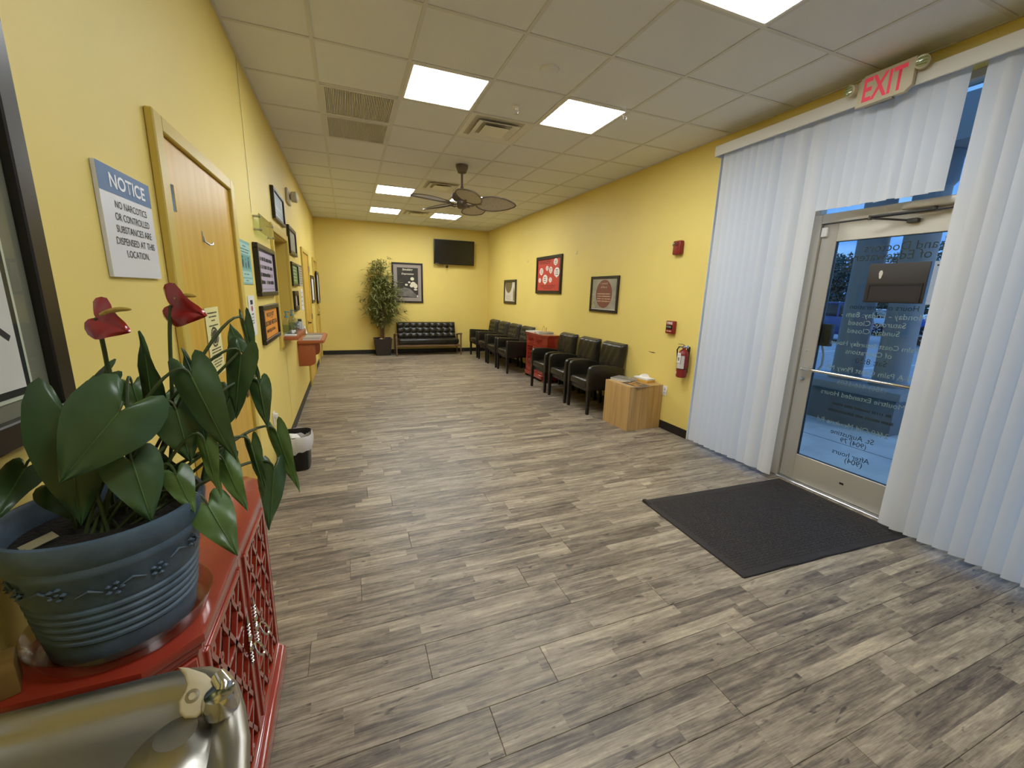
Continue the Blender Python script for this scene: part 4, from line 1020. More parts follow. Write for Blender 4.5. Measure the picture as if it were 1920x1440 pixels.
def cabinet(lab, loc, rz, drawers=True):
    t = thing('fretwork_cabinet', lab, 'cabinet', loc, rz, 'red fretwork cabinets')
    w, d, c = .84, .285, .058
    XY = lambda a, b_, z: (a, b_, z)
    m = MB(); m.prism(octa(w, d, c, .020), XY, .822, .845, .006, 2); m.obj('top', M_RED, t)
    m = MB(); m.prism(octa(w, d, c, .012), XY, .806, .8218, .004, 2); m.prism(octa(w, d, c, .004), XY, .792, .8058, .004, 2); m.obj('cornice', M_RED, t)
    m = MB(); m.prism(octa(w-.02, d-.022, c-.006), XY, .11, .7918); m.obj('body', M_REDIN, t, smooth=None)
    m = MB(); m.prism(octa(w, d, c, .004), XY, .125, .145, .004, 2); m.prism(octa(w, d, c, .024), XY, .045, .1248, .012, 3); m.obj('plinth', M_RED, t)
    for sx in (-1, 1):
        for yy in (-.05, -d+.03):
            m = MB(); m.lathe([(.02, 0), (.036, .008), (.040, .024), (.030, .042), (.02, .046)], (sx*(w/2-.04), yy, 0), 16); m.obj('bun_foot', M_RED, t)
    # front frame
    fy0, fy1 = -d-.001, -d+.020
    m = MB()
    hw = w/2-c
    for x0, x1 in ((-hw, -hw+.035), (-.022, .022), (hw-.035, hw)): m.b(x0, x1, fy0, fy1, .1455, .7915, .002, 1)
    for x0, x1 in ((-hw+.035, -.022), (.022, hw-.035)):
        for z0, z1 in ((.1455, .175), (.615, .640), (.765, .7915)) if drawers else ((.1455, .175), (.765, .7915)): m.b(x0, x1, fy0, fy1, z0, z1, .002, 1)
    m.obj('face_frame', M_RED, t)
    # canted sides and plain ends
    for s in (-1, 1):
        m = MB(); cxm, cym = s*(w/2-c/2), -d+c/2
        m.box((cxm, cym, .468), (c*1.30, .016, .645), .003, 1, rot=(0, 0, s*PI/4)); m.obj('canted_panel', M_RED, t)
        m = MB(); m.b(s*w/2-s*.012, s*w/2, -d+c+.004, -.002, .1455, .7915, .003, 1); m.obj('end_panel', M_RED, t)
    for s in (-1, 1):
        x0 = -hw+.036 if s < 0 else .023; wd = hw-.059
        zt = .613 if drawers else .763
        m = MB(); m.b(x0, x0+.016, fy0-.006, fy1-.012, .177, zt, .002, 1); m.b(x0+wd-.016, x0+wd, fy0-.006, fy1-.012, .177, zt, .002, 1); m.b(x0+.016, x0+wd-.016, fy0-.006, fy1-.012, .177, .194, .002, 1); m.b(x0+.016, x0+wd-.016, fy0-.006, fy1-.012, zt-.017, zt, .002, 1)
        dr = m.obj('door', M_RED, t)
        m = MB(); fret(m, wd-.032, zt-.211, fy0-.003, fy1-.012, x0+.016, .194); m.obj('fretwork', M_RED, dr, smooth=None)
        if drawers:
            m = MB(); m.b(x0, x0+wd, fy0-.006, fy1-.012, .642, .660, .002, 1); m.b(x0, x0+wd, fy0-.006, fy1-.012, .745, .763, .002, 1); m.b(x0, x0+.02, fy0-.006, fy1-.012, .660, .745, .002, 1); m.b(x0+wd-.02, x0+wd, fy0-.006, fy1-.012, .660, .745, .002, 1)
            dw = m.obj('drawer', M_RED, t)
            m = MB(); fret(m, wd-.04, .085, fy0-.002, fy1-.012, x0+.02, .660, .066, .085); m.obj('fretwork', M_RED, dw, smooth=None)
        # ornate pull
        px = -.040 if s < 0 else .040
        m = MB(); yf = fy0-.010
        for k in range(11): m.lathe([(0, -.006), (.006, 0), (0, .006)], (px, yf, .455+k*.0125), 8)
        m.tube([(px, yf, .44), (px, yf, .455)], [.0012, .005], 6); m.tube([(px, yf, .585), (px, yf, .615)], [.005, .0012], 6)
        for zz in (.500, .535): m.lathe([(0, .008), (.010, .004), (.012, 0)], (px, yf, zz), 10, Matrix.Rotation(PI/2, 4, 'X'))
        hd = m.obj('pull', M_CHROME, dr)
        m = MB(); R_ = .021
        m.tube([(px+R_*.8*math.sin(q*PI/8), yf-.010-R_*.5*(1-math.cos(q*PI/8)), .512+R_*(math.cos(q*PI/8)-1)) for q in range(17)], .0032, 6); m.obj('pull_ring', M_CHROME, dr)
    return t
cabinet('red fretwork cabinet in the foreground under the potted anthurium', (LW+.004, 1.262, 0), LR, False)
cabinet('red fretwork cabinet standing between the two groups of armchairs', (RW-.012, 6.87, 0), RR)
# things on the far cabinet
CT = .8455
magazine('open pale magazine at the far end of the far red cabinet', 3.27, 7.12, CT, .2, mat('mag_white', 'c9c5ba', .5), th=.02)
magazine('grey magazine at the bottom of the pile on the far red cabinet', 3.29, 6.72, CT, 1.35, mat('mag_g3', '4c4a46', .4), th=.016)
magazine('light magazine in the middle of the pile on the far red cabinet', 3.285, 6.73, CT+.0165, 1.5, mat('mag_g4', 'b0aba0', .4), th=.010)
magazine('grey photo magazine topping the pile on the far red cabinet', 3.29, 6.72, CT+.027, 1.4, mat('mag_g5', '8a857c', .4), th=.010, deco=(mat('mag_g6', '4a4742', .4), 5))
t = thing('wire_stand', 'small brass wire stand at the back of the far red cabinet', 'ornament', (3.39, 6.98, CT), 0)
M_BRASS = mat('brass_wire', '8a6f3c', .35, .8)
m = MB()
for sx in (-.025, .025): m.tube([(sx, 0, 0), (sx, 0, .07), (sx*.3, 0, .105), (0, 0, .125)], .003, 6)
m.tube([(-.025, 0, .02), (.025, 0, .02)], .003, 6); m.lathe([(.036, 0), (.036, .006), (.0, .008)], n=14); m.obj('frame', M_BRASS, t)
t = thing('brass_spike', 'small brass spike beside the wire stand on the far red cabinet', 'ornament', (3.39, 6.87, CT), 0)
m = MB(); m.lathe([(.022, 0), (.020, .01), (.006, .02), (.004, .06), (.006, .075), (.002, .11)], n=12); m.obj('body', M_BRASS, t)

# ================================================================== RECEPTION COUNTERS
ct = thing('reception_counter', 'small orange laminate counter shelf under the reception hatch', 'counter', (LW+.002, 4.53, 0), 0)
pl_ = [(-.10, 0), (.11, 0), (.135, .012), (.145, .035), (.145, .87), (.11, .92), (-.10, .92)]
XYf = lambda a, b_, z: (a, b_, z)
m = MB(); m.prism([(.025, 0)]+pl_[1:6]+[(.11, .92), (.025, .92)], XYf, 1.035, 1.075, .004, 2); m.obj('top', M_CTR, ct)
m = MB(); m.b(.0, .0245, .02, .90, .975, 1.034); m.obj('cleat', M_TRIM, ct, smooth=None)
ct2 = thing('writing_shelf', 'orange laminate writing shelf on two curved brackets past the hatch', 'counter', (LW+.002, 5.80, 0), 0)
m = MB(); m.prism([(0, 0), (.255, 0), (.30, .04), (.31, .10), (.31, .98), (.28, 1.06), (0, 1.10)], XYf, .846, .884, .004, 2); m.obj('top', M_CTR, ct2)
for yy in (.03, .98):
    m = MB(); m.prism([(.0, .555), (.13, .555), (.175, .575), (.195, .615), (.20, .70), (.20, .8455), (0, .8455)], lambda a, c, t_: (a, t_, c), yy, yy+.025, .003, 2); m.obj('bracket', M_CTR, ct2)
def bottle(lab, x, y, z):
    t = thing('sanitizer_bottle', lab, 'bottle', (x, y, z), 0, 'clear pump bottles on the reception counter')
    m = MB(); m.lathe([(.036, 0), (.040, .006), (.040, .13), (.030, .155), (.014, .165), (.014, .175)], n=20); m.obj('bottle', M_CLEAR, t)
    m = MB(); m.lathe([(0, .002), (.036, .003), (.036, .10), (0, .101)], n=20); m.obj('gel', clear_mat('gel_%s' % len(MATS), 'dcebf2', .10, .05), t)
    m = MB(); m.lathe([(.017, .172), (.017, .19), (.006, .192), (.006, .222), (.012, .224), (.012, .234), (0, .236)], n=14); m.tube([(0, 0, .229), (.03, -.01, .230), (.042, -.014, .222)], .005, 6); m.obj('pump', mat('blue_pump', '5f8fa3', .4), t)
CZ1 = 1.0755
bottle('clear sanitizer pump bottle on the counter, nearer of two', LW+.045, 4.66, CZ1)
bottle('clear sanitizer pump bottle with blue pump, farther of two', LW+.060, 4.98, CZ1)
t = thing('clear_jar', 'clear plastic jar of wrapped items on the reception counter', 'jar', (LW+.085, 5.13, CZ1), 0)
m = MB(); m.lathe([(.045, 0), (.052, .01), (.055, .10), (.048, .13), (.050, .135)], n=20, cap=False); m.obj('jar', M_CLEAR, t)
m = MB(); rg = random.Random(2)
for q in range(9): m.box((rg.uniform(-.025, .025), rg.uniform(-.025, .025), .015+q*.009), (.03, .018, .008), .002, 1, rot=(rg.random(), rg.random(), rg.random()*3))
m.obj('wrapped_items', mat('blue_white_wrap', 'a9b8c2', .5), t)
t = thing('white_carton', 'small white carton with dark top on the counter end', 'box', (LW+.10, 5.30, CZ1), .2)
m = MB(); m.b(-.03, .03, -.045, .045, 0, .09, .003); m.obj('carton', M_PAPER, t); m = MB(); m.b(-.02, .02, -.02, .02, .0905, .115, .004); m.obj('cap', M_DGREY, t); m = MB(); m.b(-.032, -.0305, -.02, .02, .02, .07); m.obj('label', mat('olive_label', '8b8552', .6), t, smooth=None)
t = thing('sample_tray', 'shallow pale tray with small packets on the reception counter', 'tray', (LW+.07, 4.82, CZ1), 0)
m = MB(); m.b(-.045, .045, -.12, .055, 0, .006, .002); m.obj('tray', M_DGREY, t)
m = MB(); rg = random.Random(6)
for q in range(10): m.box((rg.uniform(-.025, .025), rg.uniform(-.09, .03), .014+.006*(q % 3)), (.035, .022, .012), .002, 1, rot=(rg.uniform(-.3, .3), rg.uniform(-.3, .3), rg.random()*3))
m.obj('packets', M_PAPER, t)
t = thing('paper_stack', 'white paper pad lying on the near edge of the counter', 'paper', (LW+.080, 4.59, CZ1), 0)
m = MB(); m.b(-.05, .05, -.045, .045, 0, .012, .001, 1); m.obj('sheets', M_PAPER, t)
CZ2 = .8845
for q, (dx_, dy_, c_) in enumerate(((.16, .17, '9a968c'), (.165, .42, 'b9b4a6'), (.16, .68, '807c74'))):
    magazine(('grey leaflet pile at the near end of the writing shelf', 'pale leaflet pile in the middle of the writing shelf', 'dark grey leaflet pile at the far end of the writing shelf')[q], LW+dx_, 5.80+dy_, CZ2, .05*q, mat('leaf_%d' % q, c_, .5), th=.018+.006*(q == 0), w=.20, l=.22)
t = thing('leaflet_holder', 'clear leaflet holder leaning on the wall over the writing shelf', 'leaflet holder', (LW+.025, 6.62, CZ2), 0)
m = MB(); m.box((.0, 0, .06), (.006, .20, .12), .001, 1, rot=(0, -.25, 0)); m.box((.025, 0, .004), (.05, .20, .004)); m.obj('holder', M_CLEAR, t); m = MB(); m.box((.010, 0, .065), (.006, .17, .11), rot=(0, -.25, 0)); m.obj('leaflet', M_PAPER, t, smooth=None)

# ================================================================== WASTE BIN
wbn = thing('waste_bin', 'black waste bin with white liner bag beside the left wall', 'waste bin', (-.478, 3.84, 0), 0)
m = MB(); m.lathe([(.095, 0), (.098, .004), (.112, .30), (.116, .305), (.110, .306), (.096, .02), (0, .018)], n=32, sq=5)
o_ = m.obj('bin', mat('bin_black', '15130f', .4), wbn); o_.scale = (1, 1.25, 1)
m = MB(); rg = random.Random(14)
def bag(u, v):
    a = 2*PI*u; cx, sy = math.cos(a), math.sin(a); q = (abs(cx)**4+abs(sy)**4)**(-1/4)
    wv = math.sin(a*5)*.5+math.sin(a*9+1)*.3+math.sin(a*14+2)*.25
    if v < .55:
        f = v/.55; r = .121+.003*wv*(1-f)+.004*math.sin(a*3)*(1-f); z = .175+.02*wv*(1-f)+f*(.135+.005*wv)
        r += .008*math.sin(PI*f)
    else:
        f = (v-.55)/.45; r = .121-.030*f-.004*wv*f; z = .312+.006*wv*(1-f)-.16*f
    return (r*cx*q, r*sy*q*1.22, z)
m.grid(bag, 72, 16); m.obj('liner_bag', mat('white_bag', 'cfccc9', .35), wbn, smooth=70)
m = MB(); m.box((-.02, .02, .26), (.09, .09, .05), .02, 3, rot=(.2, .3, .5)); m.obj('crumpled_paper', M_PAPER, wbn)

# ================================================================== ENTRANCE MAT
mt = thing('door_mat', 'dark brown textured rubber mat in front of the glass door', 'mat', (2.80, 1.85, 0), 0)
mc = [(-.755, .480), (-.785, -.440), (.68, -.505), (.69, .425)]
m = MB()
def mz(u, v):
    a = Vector(mc[1]).lerp(Vector(mc[2]), u); b_ = Vector(mc[0]).lerp(Vector(mc[3]), u); p = a.lerp(b_, v)
    k = max(0, 1-v/.05)
    lift = .007*k*max(0, math.sin((u-.18)*30))*(.1 < u < .75)
    if u < .03 and v > .94: lift += .012
    return (p.x, p.y-.002*k*math.sin(u*23), .0085+lift)
m.grid(mz, 60, 60)
m.grid(lambda u, v: (mz(u, 0)[0], mz(u, 0)[1]-.004*(1-v), .001+(mz(u, 0)[2]-.001)*v), 60, 1); m.grid(lambda u, v: (mz(u, 1)[0], mz(u, 1)[1]+.004*(1-v), .001+(mz(u, 1)[2]-.001)*v), 60, 1)
m.grid(lambda u, v: (mz(0, u)[0]-.004*(1-v), mz(0, u)[1], .001+(mz(0, u)[2]-.001)*v), 60, 1); m.grid(lambda u, v: (mz(1, u)[0]+.004*(1-v), mz(1, u)[1], .001+(mz(1, u)[2]-.001)*v), 60, 1)
M_MAT = mat('rubber_mat', '26201d', .62, var=(40, .2)); m.obj('mat', M_MAT, mt, smooth=60)
rg = random.Random(3); m = MB()
nx_, ny_ = 62, 40
for i in range(nx_):
    for j in range(ny_):
        u, v = .03+(i+.5+(.5 if j % 2 else 0))/nx_*.94, .05+(j+.5)/ny_*.90
        if u > .97: continue
        p = Vector(mz(u, v)); hw_, hh_ = (.0088, .0052) if (i+j) % 2 else (.0052, .0088); z0, z1 = p.z, p.z+.0026
        a = [m.bm.verts.new((p.x+sx*hw_, p.y+sy*hh_, z0)) for sx, sy in ((-1, -1), (1, -1), (1, 1), (-1, 1))]
        c = [m.bm.verts.new((p.x+sx*hw_*.7, p.y+sy*hh_*.7, z1)) for sx, sy in ((-1, -1), (1, -1), (1, 1), (-1, 1))]
        m.bm.faces.new(c)
        for k in range(4): m.bm.faces.new((a[k], a[(k+1) % 4], c[(k+1) % 4], c[k]))
nb = m.obj('raised_nubs', M_MAT, mt, smooth=None); nb['kind'] = 'stuff'

# ================================================================== POTTED ANTHURIUM ON THE NEAR CABINET
PC = Vector((-.462, .972, .8455))
sc_ = thing('saucer', 'clear plastic saucer under the blue plant pot', 'saucer', PC, 0)
m = MB(); m.lathe([(0, .001), (.122, .001), (.130, .006), (.146, .045), (.148, .045), (.133, .005), (.122, .004), (0, .004)], n=48, cap=False); m.obj('dish', clear_mat('saucer_plastic', 'f1ece2', .14, .12), sc_)
pt = thing('plant_pot', 'slate blue ribbed plant pot with floral relief on the red cabinet', 'plant pot', PC+Vector((0, 0, .005)), 0)
prof = [(0, .0), (.098, .0), (.104, .006), (.108, .03)]
for k in range(5): z = .045+k*.014; prof += [(.1085+.0018*k, z), (.1120+.0018*k, z+.004), (.1120+.0018*k, z+.008), (.1090+.0018*k, z+.011)]
prof += [(.122, .122), (.1265, .165), (.130, .170), (.133, .178), (.131, .186), (.135, .192), (.1405, .205), (.1425, .222), (.1400, .230), (.134, .231), (.130, .225), (.124, .19), (.120, .15)]
prof = [(r*1.10, z*1.165) for r, z in prof]; m = MB(); m.lathe(prof, n=64, cap=False); m.obj('pot', M_POT, pt)
m = MB(); m.lathe([(0, .228), (.06, .233), (.135, .222)], n=40, cap=False); m.obj('soil', M_SOIL, pt)
m = MB(); rg = random.Random(31)
for q in range(26):
    a_ = 2*PI*q/26+rg.uniform(-.05, .05); z = .170+rg.uniform(-.010, .010); r = .1372+(z-.142)*.095; c = Vector((r*math.cos(a_), r*math.sin(a_), z)); tn = Vector((-math.sin(a_), math.cos(a_), 0))
    if q % 2:
        for k in range(5): pp_ = c+tn*.010*math.cos(k*1.2566)+Vector((0, 0, .010*math.sin(k*1.2566))); m.lathe([(0, -.0035), (.005, 0), (0, .0035)], pp_, 6)
        m.lathe([(0, -.003), (.004, 0), (0, .003)], c, 6)
    else:
        m.tube([c-tn*.018, c+Vector((0, 0, .008)), c+tn*.018], [.001, .003, .001], 5)
m.obj('floral_relief', M_POT, pt)
an = thing('anthurium', 'anthurium plant with dark green heart leaves and two red flowers', 'plant', PC+Vector((0, 0, .235)), 0)
AO = an.location.copy()
def bez(p0, p1, p2, p3, n=12):
    r = []
    for i in range(n+1):
        t = i/n; s = 1-t; r.append(p0*s**3+p1*3*s*s*t+p2*3*s*t*t+p3*t**3)
    return r
CAMP = Vector((0, 0, CAM_H))
def leaf_mesh(B_, T_, wd, roll, fold, droop, name, m_, parent, lobes=.24):
    ax = T_-B_; L_ = ax.length; a = ax.normalized()
    n0 = (CAMP-(B_+T_)/2).normalized(); n0 = (n0-a*n0.dot(a)).normalized(); n0 = (Matrix.Rotation(math.radians(roll), 3, a) @ n0).normalized()
    s = a.cross(n0).normalized(); m = MB()
    out = [(.0, .0, .0), (.07, -.14, .0), (.17, -.29, .01), (.30, -.36, .02), (.42, -.31, .04), (.51, -.17, .08), (.54, .0, .15), (.52, .15, .24), (.46, .31, .36), (.38, .46, .48), (.28, .62, .62), (.175, .77, .76), (.075, .91, .90), (.022, .975, .97), (.0, 1.0, 1.0)]
    nv = len(out)-1; kx = wd/1.08; ky = lobes/.36
    def f(u, v):
        ox, oy, mi = out[round(v*nv)]; uu = u*2-1; q = abs(uu)
        yy = oy*(ky if oy < 0 else 1); x = ox*q*(1 if uu > 0 else -1)*kx; yl = (mi*(1-q)+yy*q)*L_
        vv = max(0, yl/L_)
        off = -fold*abs(x)*(1-.5*q) + .05*wd*math.sin(q*PI)*.6 + .004*math.sin(vv*9+uu*3)*q - droop*L_*vv**2 - .10*wd*q*q*(oy < .1)
        return B_+a*yl+s*x+n0*off
    m.grid(f, 12, nv); bmesh.ops.remove_doubles(m.bm, verts=m.bm.verts, dist=1e-6); return m.obj(name, m_, parent, smooth=80)
LEAVES = [
    ((-0.386, 0.9, 1.321), (-0.452, 0.84, 1.222), 0.135, 0, 0.10, 0.10, 0),
    ((-0.469, 0.93, 1.298), (-0.47, 0.9, 1.11), 0.121, 10, 0.15, 0.08, 0),
    ((-0.392, 0.93, 1.215), (-0.366, 0.9, 1.1), 0.092, -10, 0.12, 0.05, 0),
    ((-0.449, 1.02, 1.369), (-0.528, 1.04, 1.292), 0.061, 55, 0.30, 0.10, 0),
    ((-0.393, 1.05, 1.313), (-0.379, 1.02, 1.455), 0.046, -35, 0.45, -0.05, 0),
    ((-0.315, 1.06, 1.337), (-0.338, 1.08, 1.411), 0.034, -30, 0.40, 0.00, 0),
    ((-0.297, 0.98, 1.364), (-0.234, 0.95, 1.182), 0.079, 20, 0.45, 0.08, 0),
    ((-0.229, 1.06, 1.408), (-0.249, 1.1, 1.463), 0.037, 0, 0.15, 0.00, 0),
    ((-0.221, 1.1, 1.459), (-0.204, 1.08, 1.315), 0.033, 45, 0.40, 0.05, 0),
    ((-0.225, 1.05, 1.393), (-0.253, 1.06, 1.245), 0.064, 20, 0.30, 0.05, 0),
    ((-0.201, 1.08, 1.32), (-0.19, 1.06, 1.218), 0.046, 10, 0.40, 0.05, 0),
    ((-0.265, 1.1, 1.294), (-0.302, 1.06, 1.2), 0.072, -15, 0.15, 0.05, 1),
    ((-0.337, 1.0, 1.293), (-0.319, 0.98, 1.183), 0.097, 0, 0.12, 0.06, 0),
    ((-0.266, 1.0, 1.168), (-0.227, 0.96, 1.065), 0.049, 15, 0.25, 0.06, 1),
    ((-0.186, 1.06, 1.114), (-0.2, 1.02, 0.98), 0.065, -20, 0.20, 0.05, 0),
    ((-0.178, 1.1, 1.192), (-0.138, 1.06, 1.047), 0.048, 25, 0.20, 0.05, 1),
    ((-0.294, 0.96, 1.093), (-0.238, 0.9, 1.002), 0.080, 0, 0.15, 0.08, 1),
    ((-0.336, 0.95, 1.171), (-0.306, 0.92, 1.099), 0.052, 10, 0.20, 0.05, 1),
    ((-0.287, 0.97, 1.224), (-0.269, 0.95, 1.11), 0.038, 30, 0.30, 0.05, 1),
    ((-0.222, 1.04, 1.19), (-0.201, 1.02, 1.079), 0.036, 35, 0.40, 0.05, 0),
    ((-0.58, 1.0, 1.199), (-0.588, 0.92, 1.138), 0.066, 20, 0.20, 0.05, 0),
    ((-0.389, 1.1, 1.302), (-0.389, 1.08, 1.222), 0.078, 0, 0.10, 0.05, 1),
    ((-0.41, 1.04, 1.175), (-0.339, 1.0, 1.156), 0.049, 10, 0.20, 0.05, 0),
    ((-0.545, 1.02, 1.146), (-0.508, 0.98, 1.084), 0.082, 0, 0.10, 0.05, 0),
    ((-0.44, 1.1, 1.329), (-0.425, 1.08, 1.254), 0.067, 0, 0.10, 0.05, 1),
    ((-0.317, 1.06, 1.27), (-0.299, 1.02, 1.171), 0.073, 10, 0.20, 0.05, 0),
    ((-0.287, 1.08, 1.161), (-0.33, 1.04, 1.103), 0.058, 0, 0.20, 0.05, 0),
]
rg = random.Random(17)
for B_, T_, wd, roll, fold, droop, light in LEAVES:
    B_, T_ = Vector(B_)-AO, Vector(T_)-AO
    leaf_mesh_o = None
    CAMP = Vector((0, 0, CAM_H))-AO
    lf = leaf_mesh(B_, T_, wd, roll, fold, droop, 'leaf', M_LEAF2 if light else M_LEAF, an, .44 if wd > .11 else .26)
    a_ = rg.uniform(0, 2*PI); root = Vector((.045*math.cos(a_), .045*math.sin(a_), -.01))
    ax = (T_-B_).normalized()
    mid = Vector((root.x*.6+B_.x*.4, root.y*.6+B_.y*.4, max(B_.z, .06)*.75)); c2 = B_-ax*.05+Vector((0, 0, .025))
    m = MB(); m.tube(bez(root, mid, c2, B_, 14), [.0034]*10+[.003, .0028, .0026, .0024, .002], 6); m.obj('petiole', M_STEM, lf)
    m = MB(); m.tube([B_+(T_-B_)*k/6+(CAMP-B_).normalized()*(.0012-droop*(T_-B_).length*(k/6)**2*.9) for k in range(6)], [.0016-.0002*k for k in range(6)], 5); m.obj('midrib', M_LEAF2, lf)
def flower(stem, A_, tip, wd, roll, spad, mn):
    stem = [Vector(p)-AO for p in stem]; A_, tip = Vector(A_)-AO, Vector(tip)-AO
    sp = leaf_mesh(A_, tip, wd, roll, -.10, .15, 'spathe', M_SPATHE, an, .40)
    m = MB(); pts = bez(stem[0], stem[1], stem[2], A_, 16); m.tube(pts, .0036, 7); m.obj('flower_stem', M_STEM, an)
    s0, s1 = Vector(spad[0])-AO, Vector(spad[1])-AO
    m = MB(); m.tube([s0.lerp(s1, k/8)+Vector((0, 0, .004*math.sin(k/8*PI))) for k in range(9)], [.0030, .0042, .0046, .0046, .0044, .0042, .0038, .0032, .0015], 8); m.obj('spadix', M_SPADIX, an)
flower(((-.45, 1.0, 1.06), (-.44, 1.0, 1.22), (-.42, .985, 1.38)), (-.414, .95, 1.482), (-.367, .925, 1.460), .078, 22, ((-.405, .945, 1.488), (-.352, .92, 1.499)), 0)
flower(((-.40, 1.02, 1.06), (-.345, 1.04, 1.22), (-.350, 1.03, 1.42)), (-.326, 1.02, 1.503), (-.268, .985, 1.484), .088, 25, ((-.315, 1.01, 1.516), (-.276, .995, 1.522)), 1)
tg_ = thing('plant_label', 'pale plastic plant label stuck in the potting soil', 'label', (-.530, .905, 1.083), .9)
m = MB(); m.box((0, 0, .010), (.046, .018, .0012), rot=(.35, -.1, 0)); m.box((-.036, -.003, .004), (.036, .006, .0012), rot=(.2, -.3, .15)); m.obj('label', mat('label_beige', '8c8262', .6), tg_, smooth=None)
wk = thing('wooden_block', 'small wooden block on the red cabinet against the plant pot', 'block', (-.592, .858, .8458), .45)
m = MB(); m.b(-.022, .022, -.026, .026, 0, .062, .002); m.obj('block', wood_mat('dark_tan_wood', '6e5326', '8a6b35', (8, 30, 8)), wk)

# ================================================================== DRINKING FOUNTAIN
df = thing('drinking_fountain', 'stainless steel wall drinking fountain in the bottom left corner', 'drinking fountain', (LW+.004, .43, 0), 0)
half = [(.0, .322), (.16, .322), (.30, .322), (.336, .319), (.364, .311), (.390, .294), (.411, .262), (.430, .215), (.447, .160), (.458, .095), (.462, .0)]
outl = half+[(x, -y) for x, y in half[-2::-1]]
def loop(mb, inset, z, k=None):
    cx, cy = .20, 0; vs = []
    for x, y in outl:
        d = Vector((x-cx, y-cy)); f = max(0, 1-inset/max(.05, min(abs(.322), .22)))
        # inset separately in both directions so the rim keeps its width
        nx = x-inset if x > .2 else x+inset*(1-x/.2 if x < .2 else 0); ny = y-inset*(1 if y > 0 else -1)*min(1, abs(y)/.12)
        if x > .30: nx = x-inset*min(1, (x-.20)/.22)
        vs.append(mb.bm.verts.new((nx, ny, z)))
    return vs
m = MB()
L_ = [(.022, .845), (.004, .868), (.0, .888), (.004, .897), (.012, .900), (.022, .899), (.032, .893), (.037, .882), (.046, .870), (.075, .863)]
lp = [loop(m, i, z) for i, z in L_]
for A, B_ in zip(lp, lp[1:]):
    k = len(A)
    for j in range(k): m.bm.faces.new((A[j], A[(j+1) % k], B_[(j+1) % k], B_[j]))
m.bm.faces.new(lp[-1]); m.obj('basin', M_STEEL, df, smooth=60)
m = MB(); m.b(.0, .36, -.27, .27, .48, .858, .012, 2); m.obj('body', M_STEEL, df)
m = MB(); m.lathe([(.070, .862), (.066, .868), (.056, .874), (.044, .880), (.034, .888), (.029, .898), (.026, .906), (0, .908)], (.350, .185, 0), 32); m.obj('boss', M_STEEL, df, smooth=60)
m = MB(); m.lathe([(.024, .900), (.024, .918), (.020, .930), (.0, .934)], (.400, .212, 0), 24); m.tube([(.402, .214, .912), (.404, .226, .930), (.392, .240, .938)], [.014, .013, .010], 12); m.obj('bubbler_base', M_CHROME, df)
HO = [(.3371, .2549, .9572), (.3502, .2531, .9532), (.3745, .2444, .942), (.388, .2337, .9315), (.3894, .2211, .9219), (.383, .207, .9129), (.3714, .1983, .9088), (.3563, .2001, .9132), (.3487, .2063, .9192), (.3463, .2177, .928), (.3515, .2269, .9337), (.3526, .2345, .9391), (.3463, .246, .9488)]
hn = Vector((.159, -.584, .796)); hx = Vector((.95, .30, .03)); hx = (hx-hn*hx.dot(hn)).normalized(); hz = hn.cross(hx); hc = Vector((.3655, .222, .928))
hp = [((Vector(p)-hc).dot(hx), (Vector(p)-hc).dot(hz)) for p in HO]
m = MB(); m.prism(hp, lambda a, c, t_: hc+hx*a+hz*c+hn*t_, -.016, .0, .004, 3)
hood_o = m.obj('bubbler_hood', mat('tan_plastic', 'b3a684', .45), df, smooth=50)
m = MB(); m.lathe([(.0095, -.002), (.0095, .0012), (.0050, .0016), (.0045, -.004), (0, -.004)], Vector((.3625, .2213, .9274)), 16, hn.to_track_quat('Z', 'Y').to_matrix().to_4x4()); m.obj('spout', M_CHROME, hood_o)
m = MB(); m.lathe([(0, .866), (.020, .8655), (.024, .8635)], (.16, -.05, 0), 20)
for q in range(6): m.lathe([(0, .8675), (.003, .867), (.003, .866)], (.16+.012*math.cos(q*PI/3), -.05+.012*math.sin(q*PI/3), 0), 6)
m.obj('drain', M_CHROME, df)

# ================================================================== OUTSIDE
M_CONC = mat('concrete', 'c3c7cc', .9, var=(3, .12), bump=(40, .3)); M_ASPH = mat('asphalt', '9aa0a8', .95, var=(8, .12))
slabs = MB(); slabs.b(XG+.10, 8.9, -12, 30, -.20, -.02)
gro = struct(slabs.obj('floor_outside', M_CONC, smooth=None), 'concrete walk outside the glass door')
m = MB()
for yy in (-3.4, -.9, 1.6, 4.1, 6.6, 9.1): m.b(XG+.12, 8.85, yy-.006, yy+.006, -.0199, -.0188)
for xx in (5.15, 7.0): m.b(xx-.006, xx+.006, -11.9, 29.9, -.0199, -.0188)
m.obj('joint', mat('joint_dark', '4b5054', .95), gro, smooth=None)
m = MB(); m.b(8.9, 70, -40, 70, -.4, -.14); struct(m.obj('floor_parking', M_ASPH, smooth=None), 'grey parking lot beyond the walk')
pst = MB()
for k in range(9): pst.b(12.5, 17.5, 1+k*2.8-.05, 1+k*2.8+.05, -.1399, -.137)
ps = struct(pst.obj('trim_3', mat('line_white', 'c6cace', .8), smooth=None), 'white parking bay lines')
m = MB(); m.b(XG+.25, 4.7, -8, 12, 3.25, 3.6); m.b(6.05, 6.80, -8, 12, 3.25, 3.7); struct(m.obj('ceiling_outside', mat('soffit', '8f9296', .8), smooth=None), 'porch roof over the walk')
pb = thing('column_pedestal', 'grey masonry pedestal with two round columns outside the door', 'column', (6.42, 3.30, -.02), 0)
m = MB(); m.b(-.42, .42, -.58, .75, 0, .44, .01); m.obj('pedestal', mat('pedestal_paint', '6d747d', .85, var=(4, .1)), pb); m = MB(); m.b(-.47, .47, -.63, .80, .4405, .54, .012); m.obj('cap', mat('pedestal_cap', '8a9199', .85), pb)
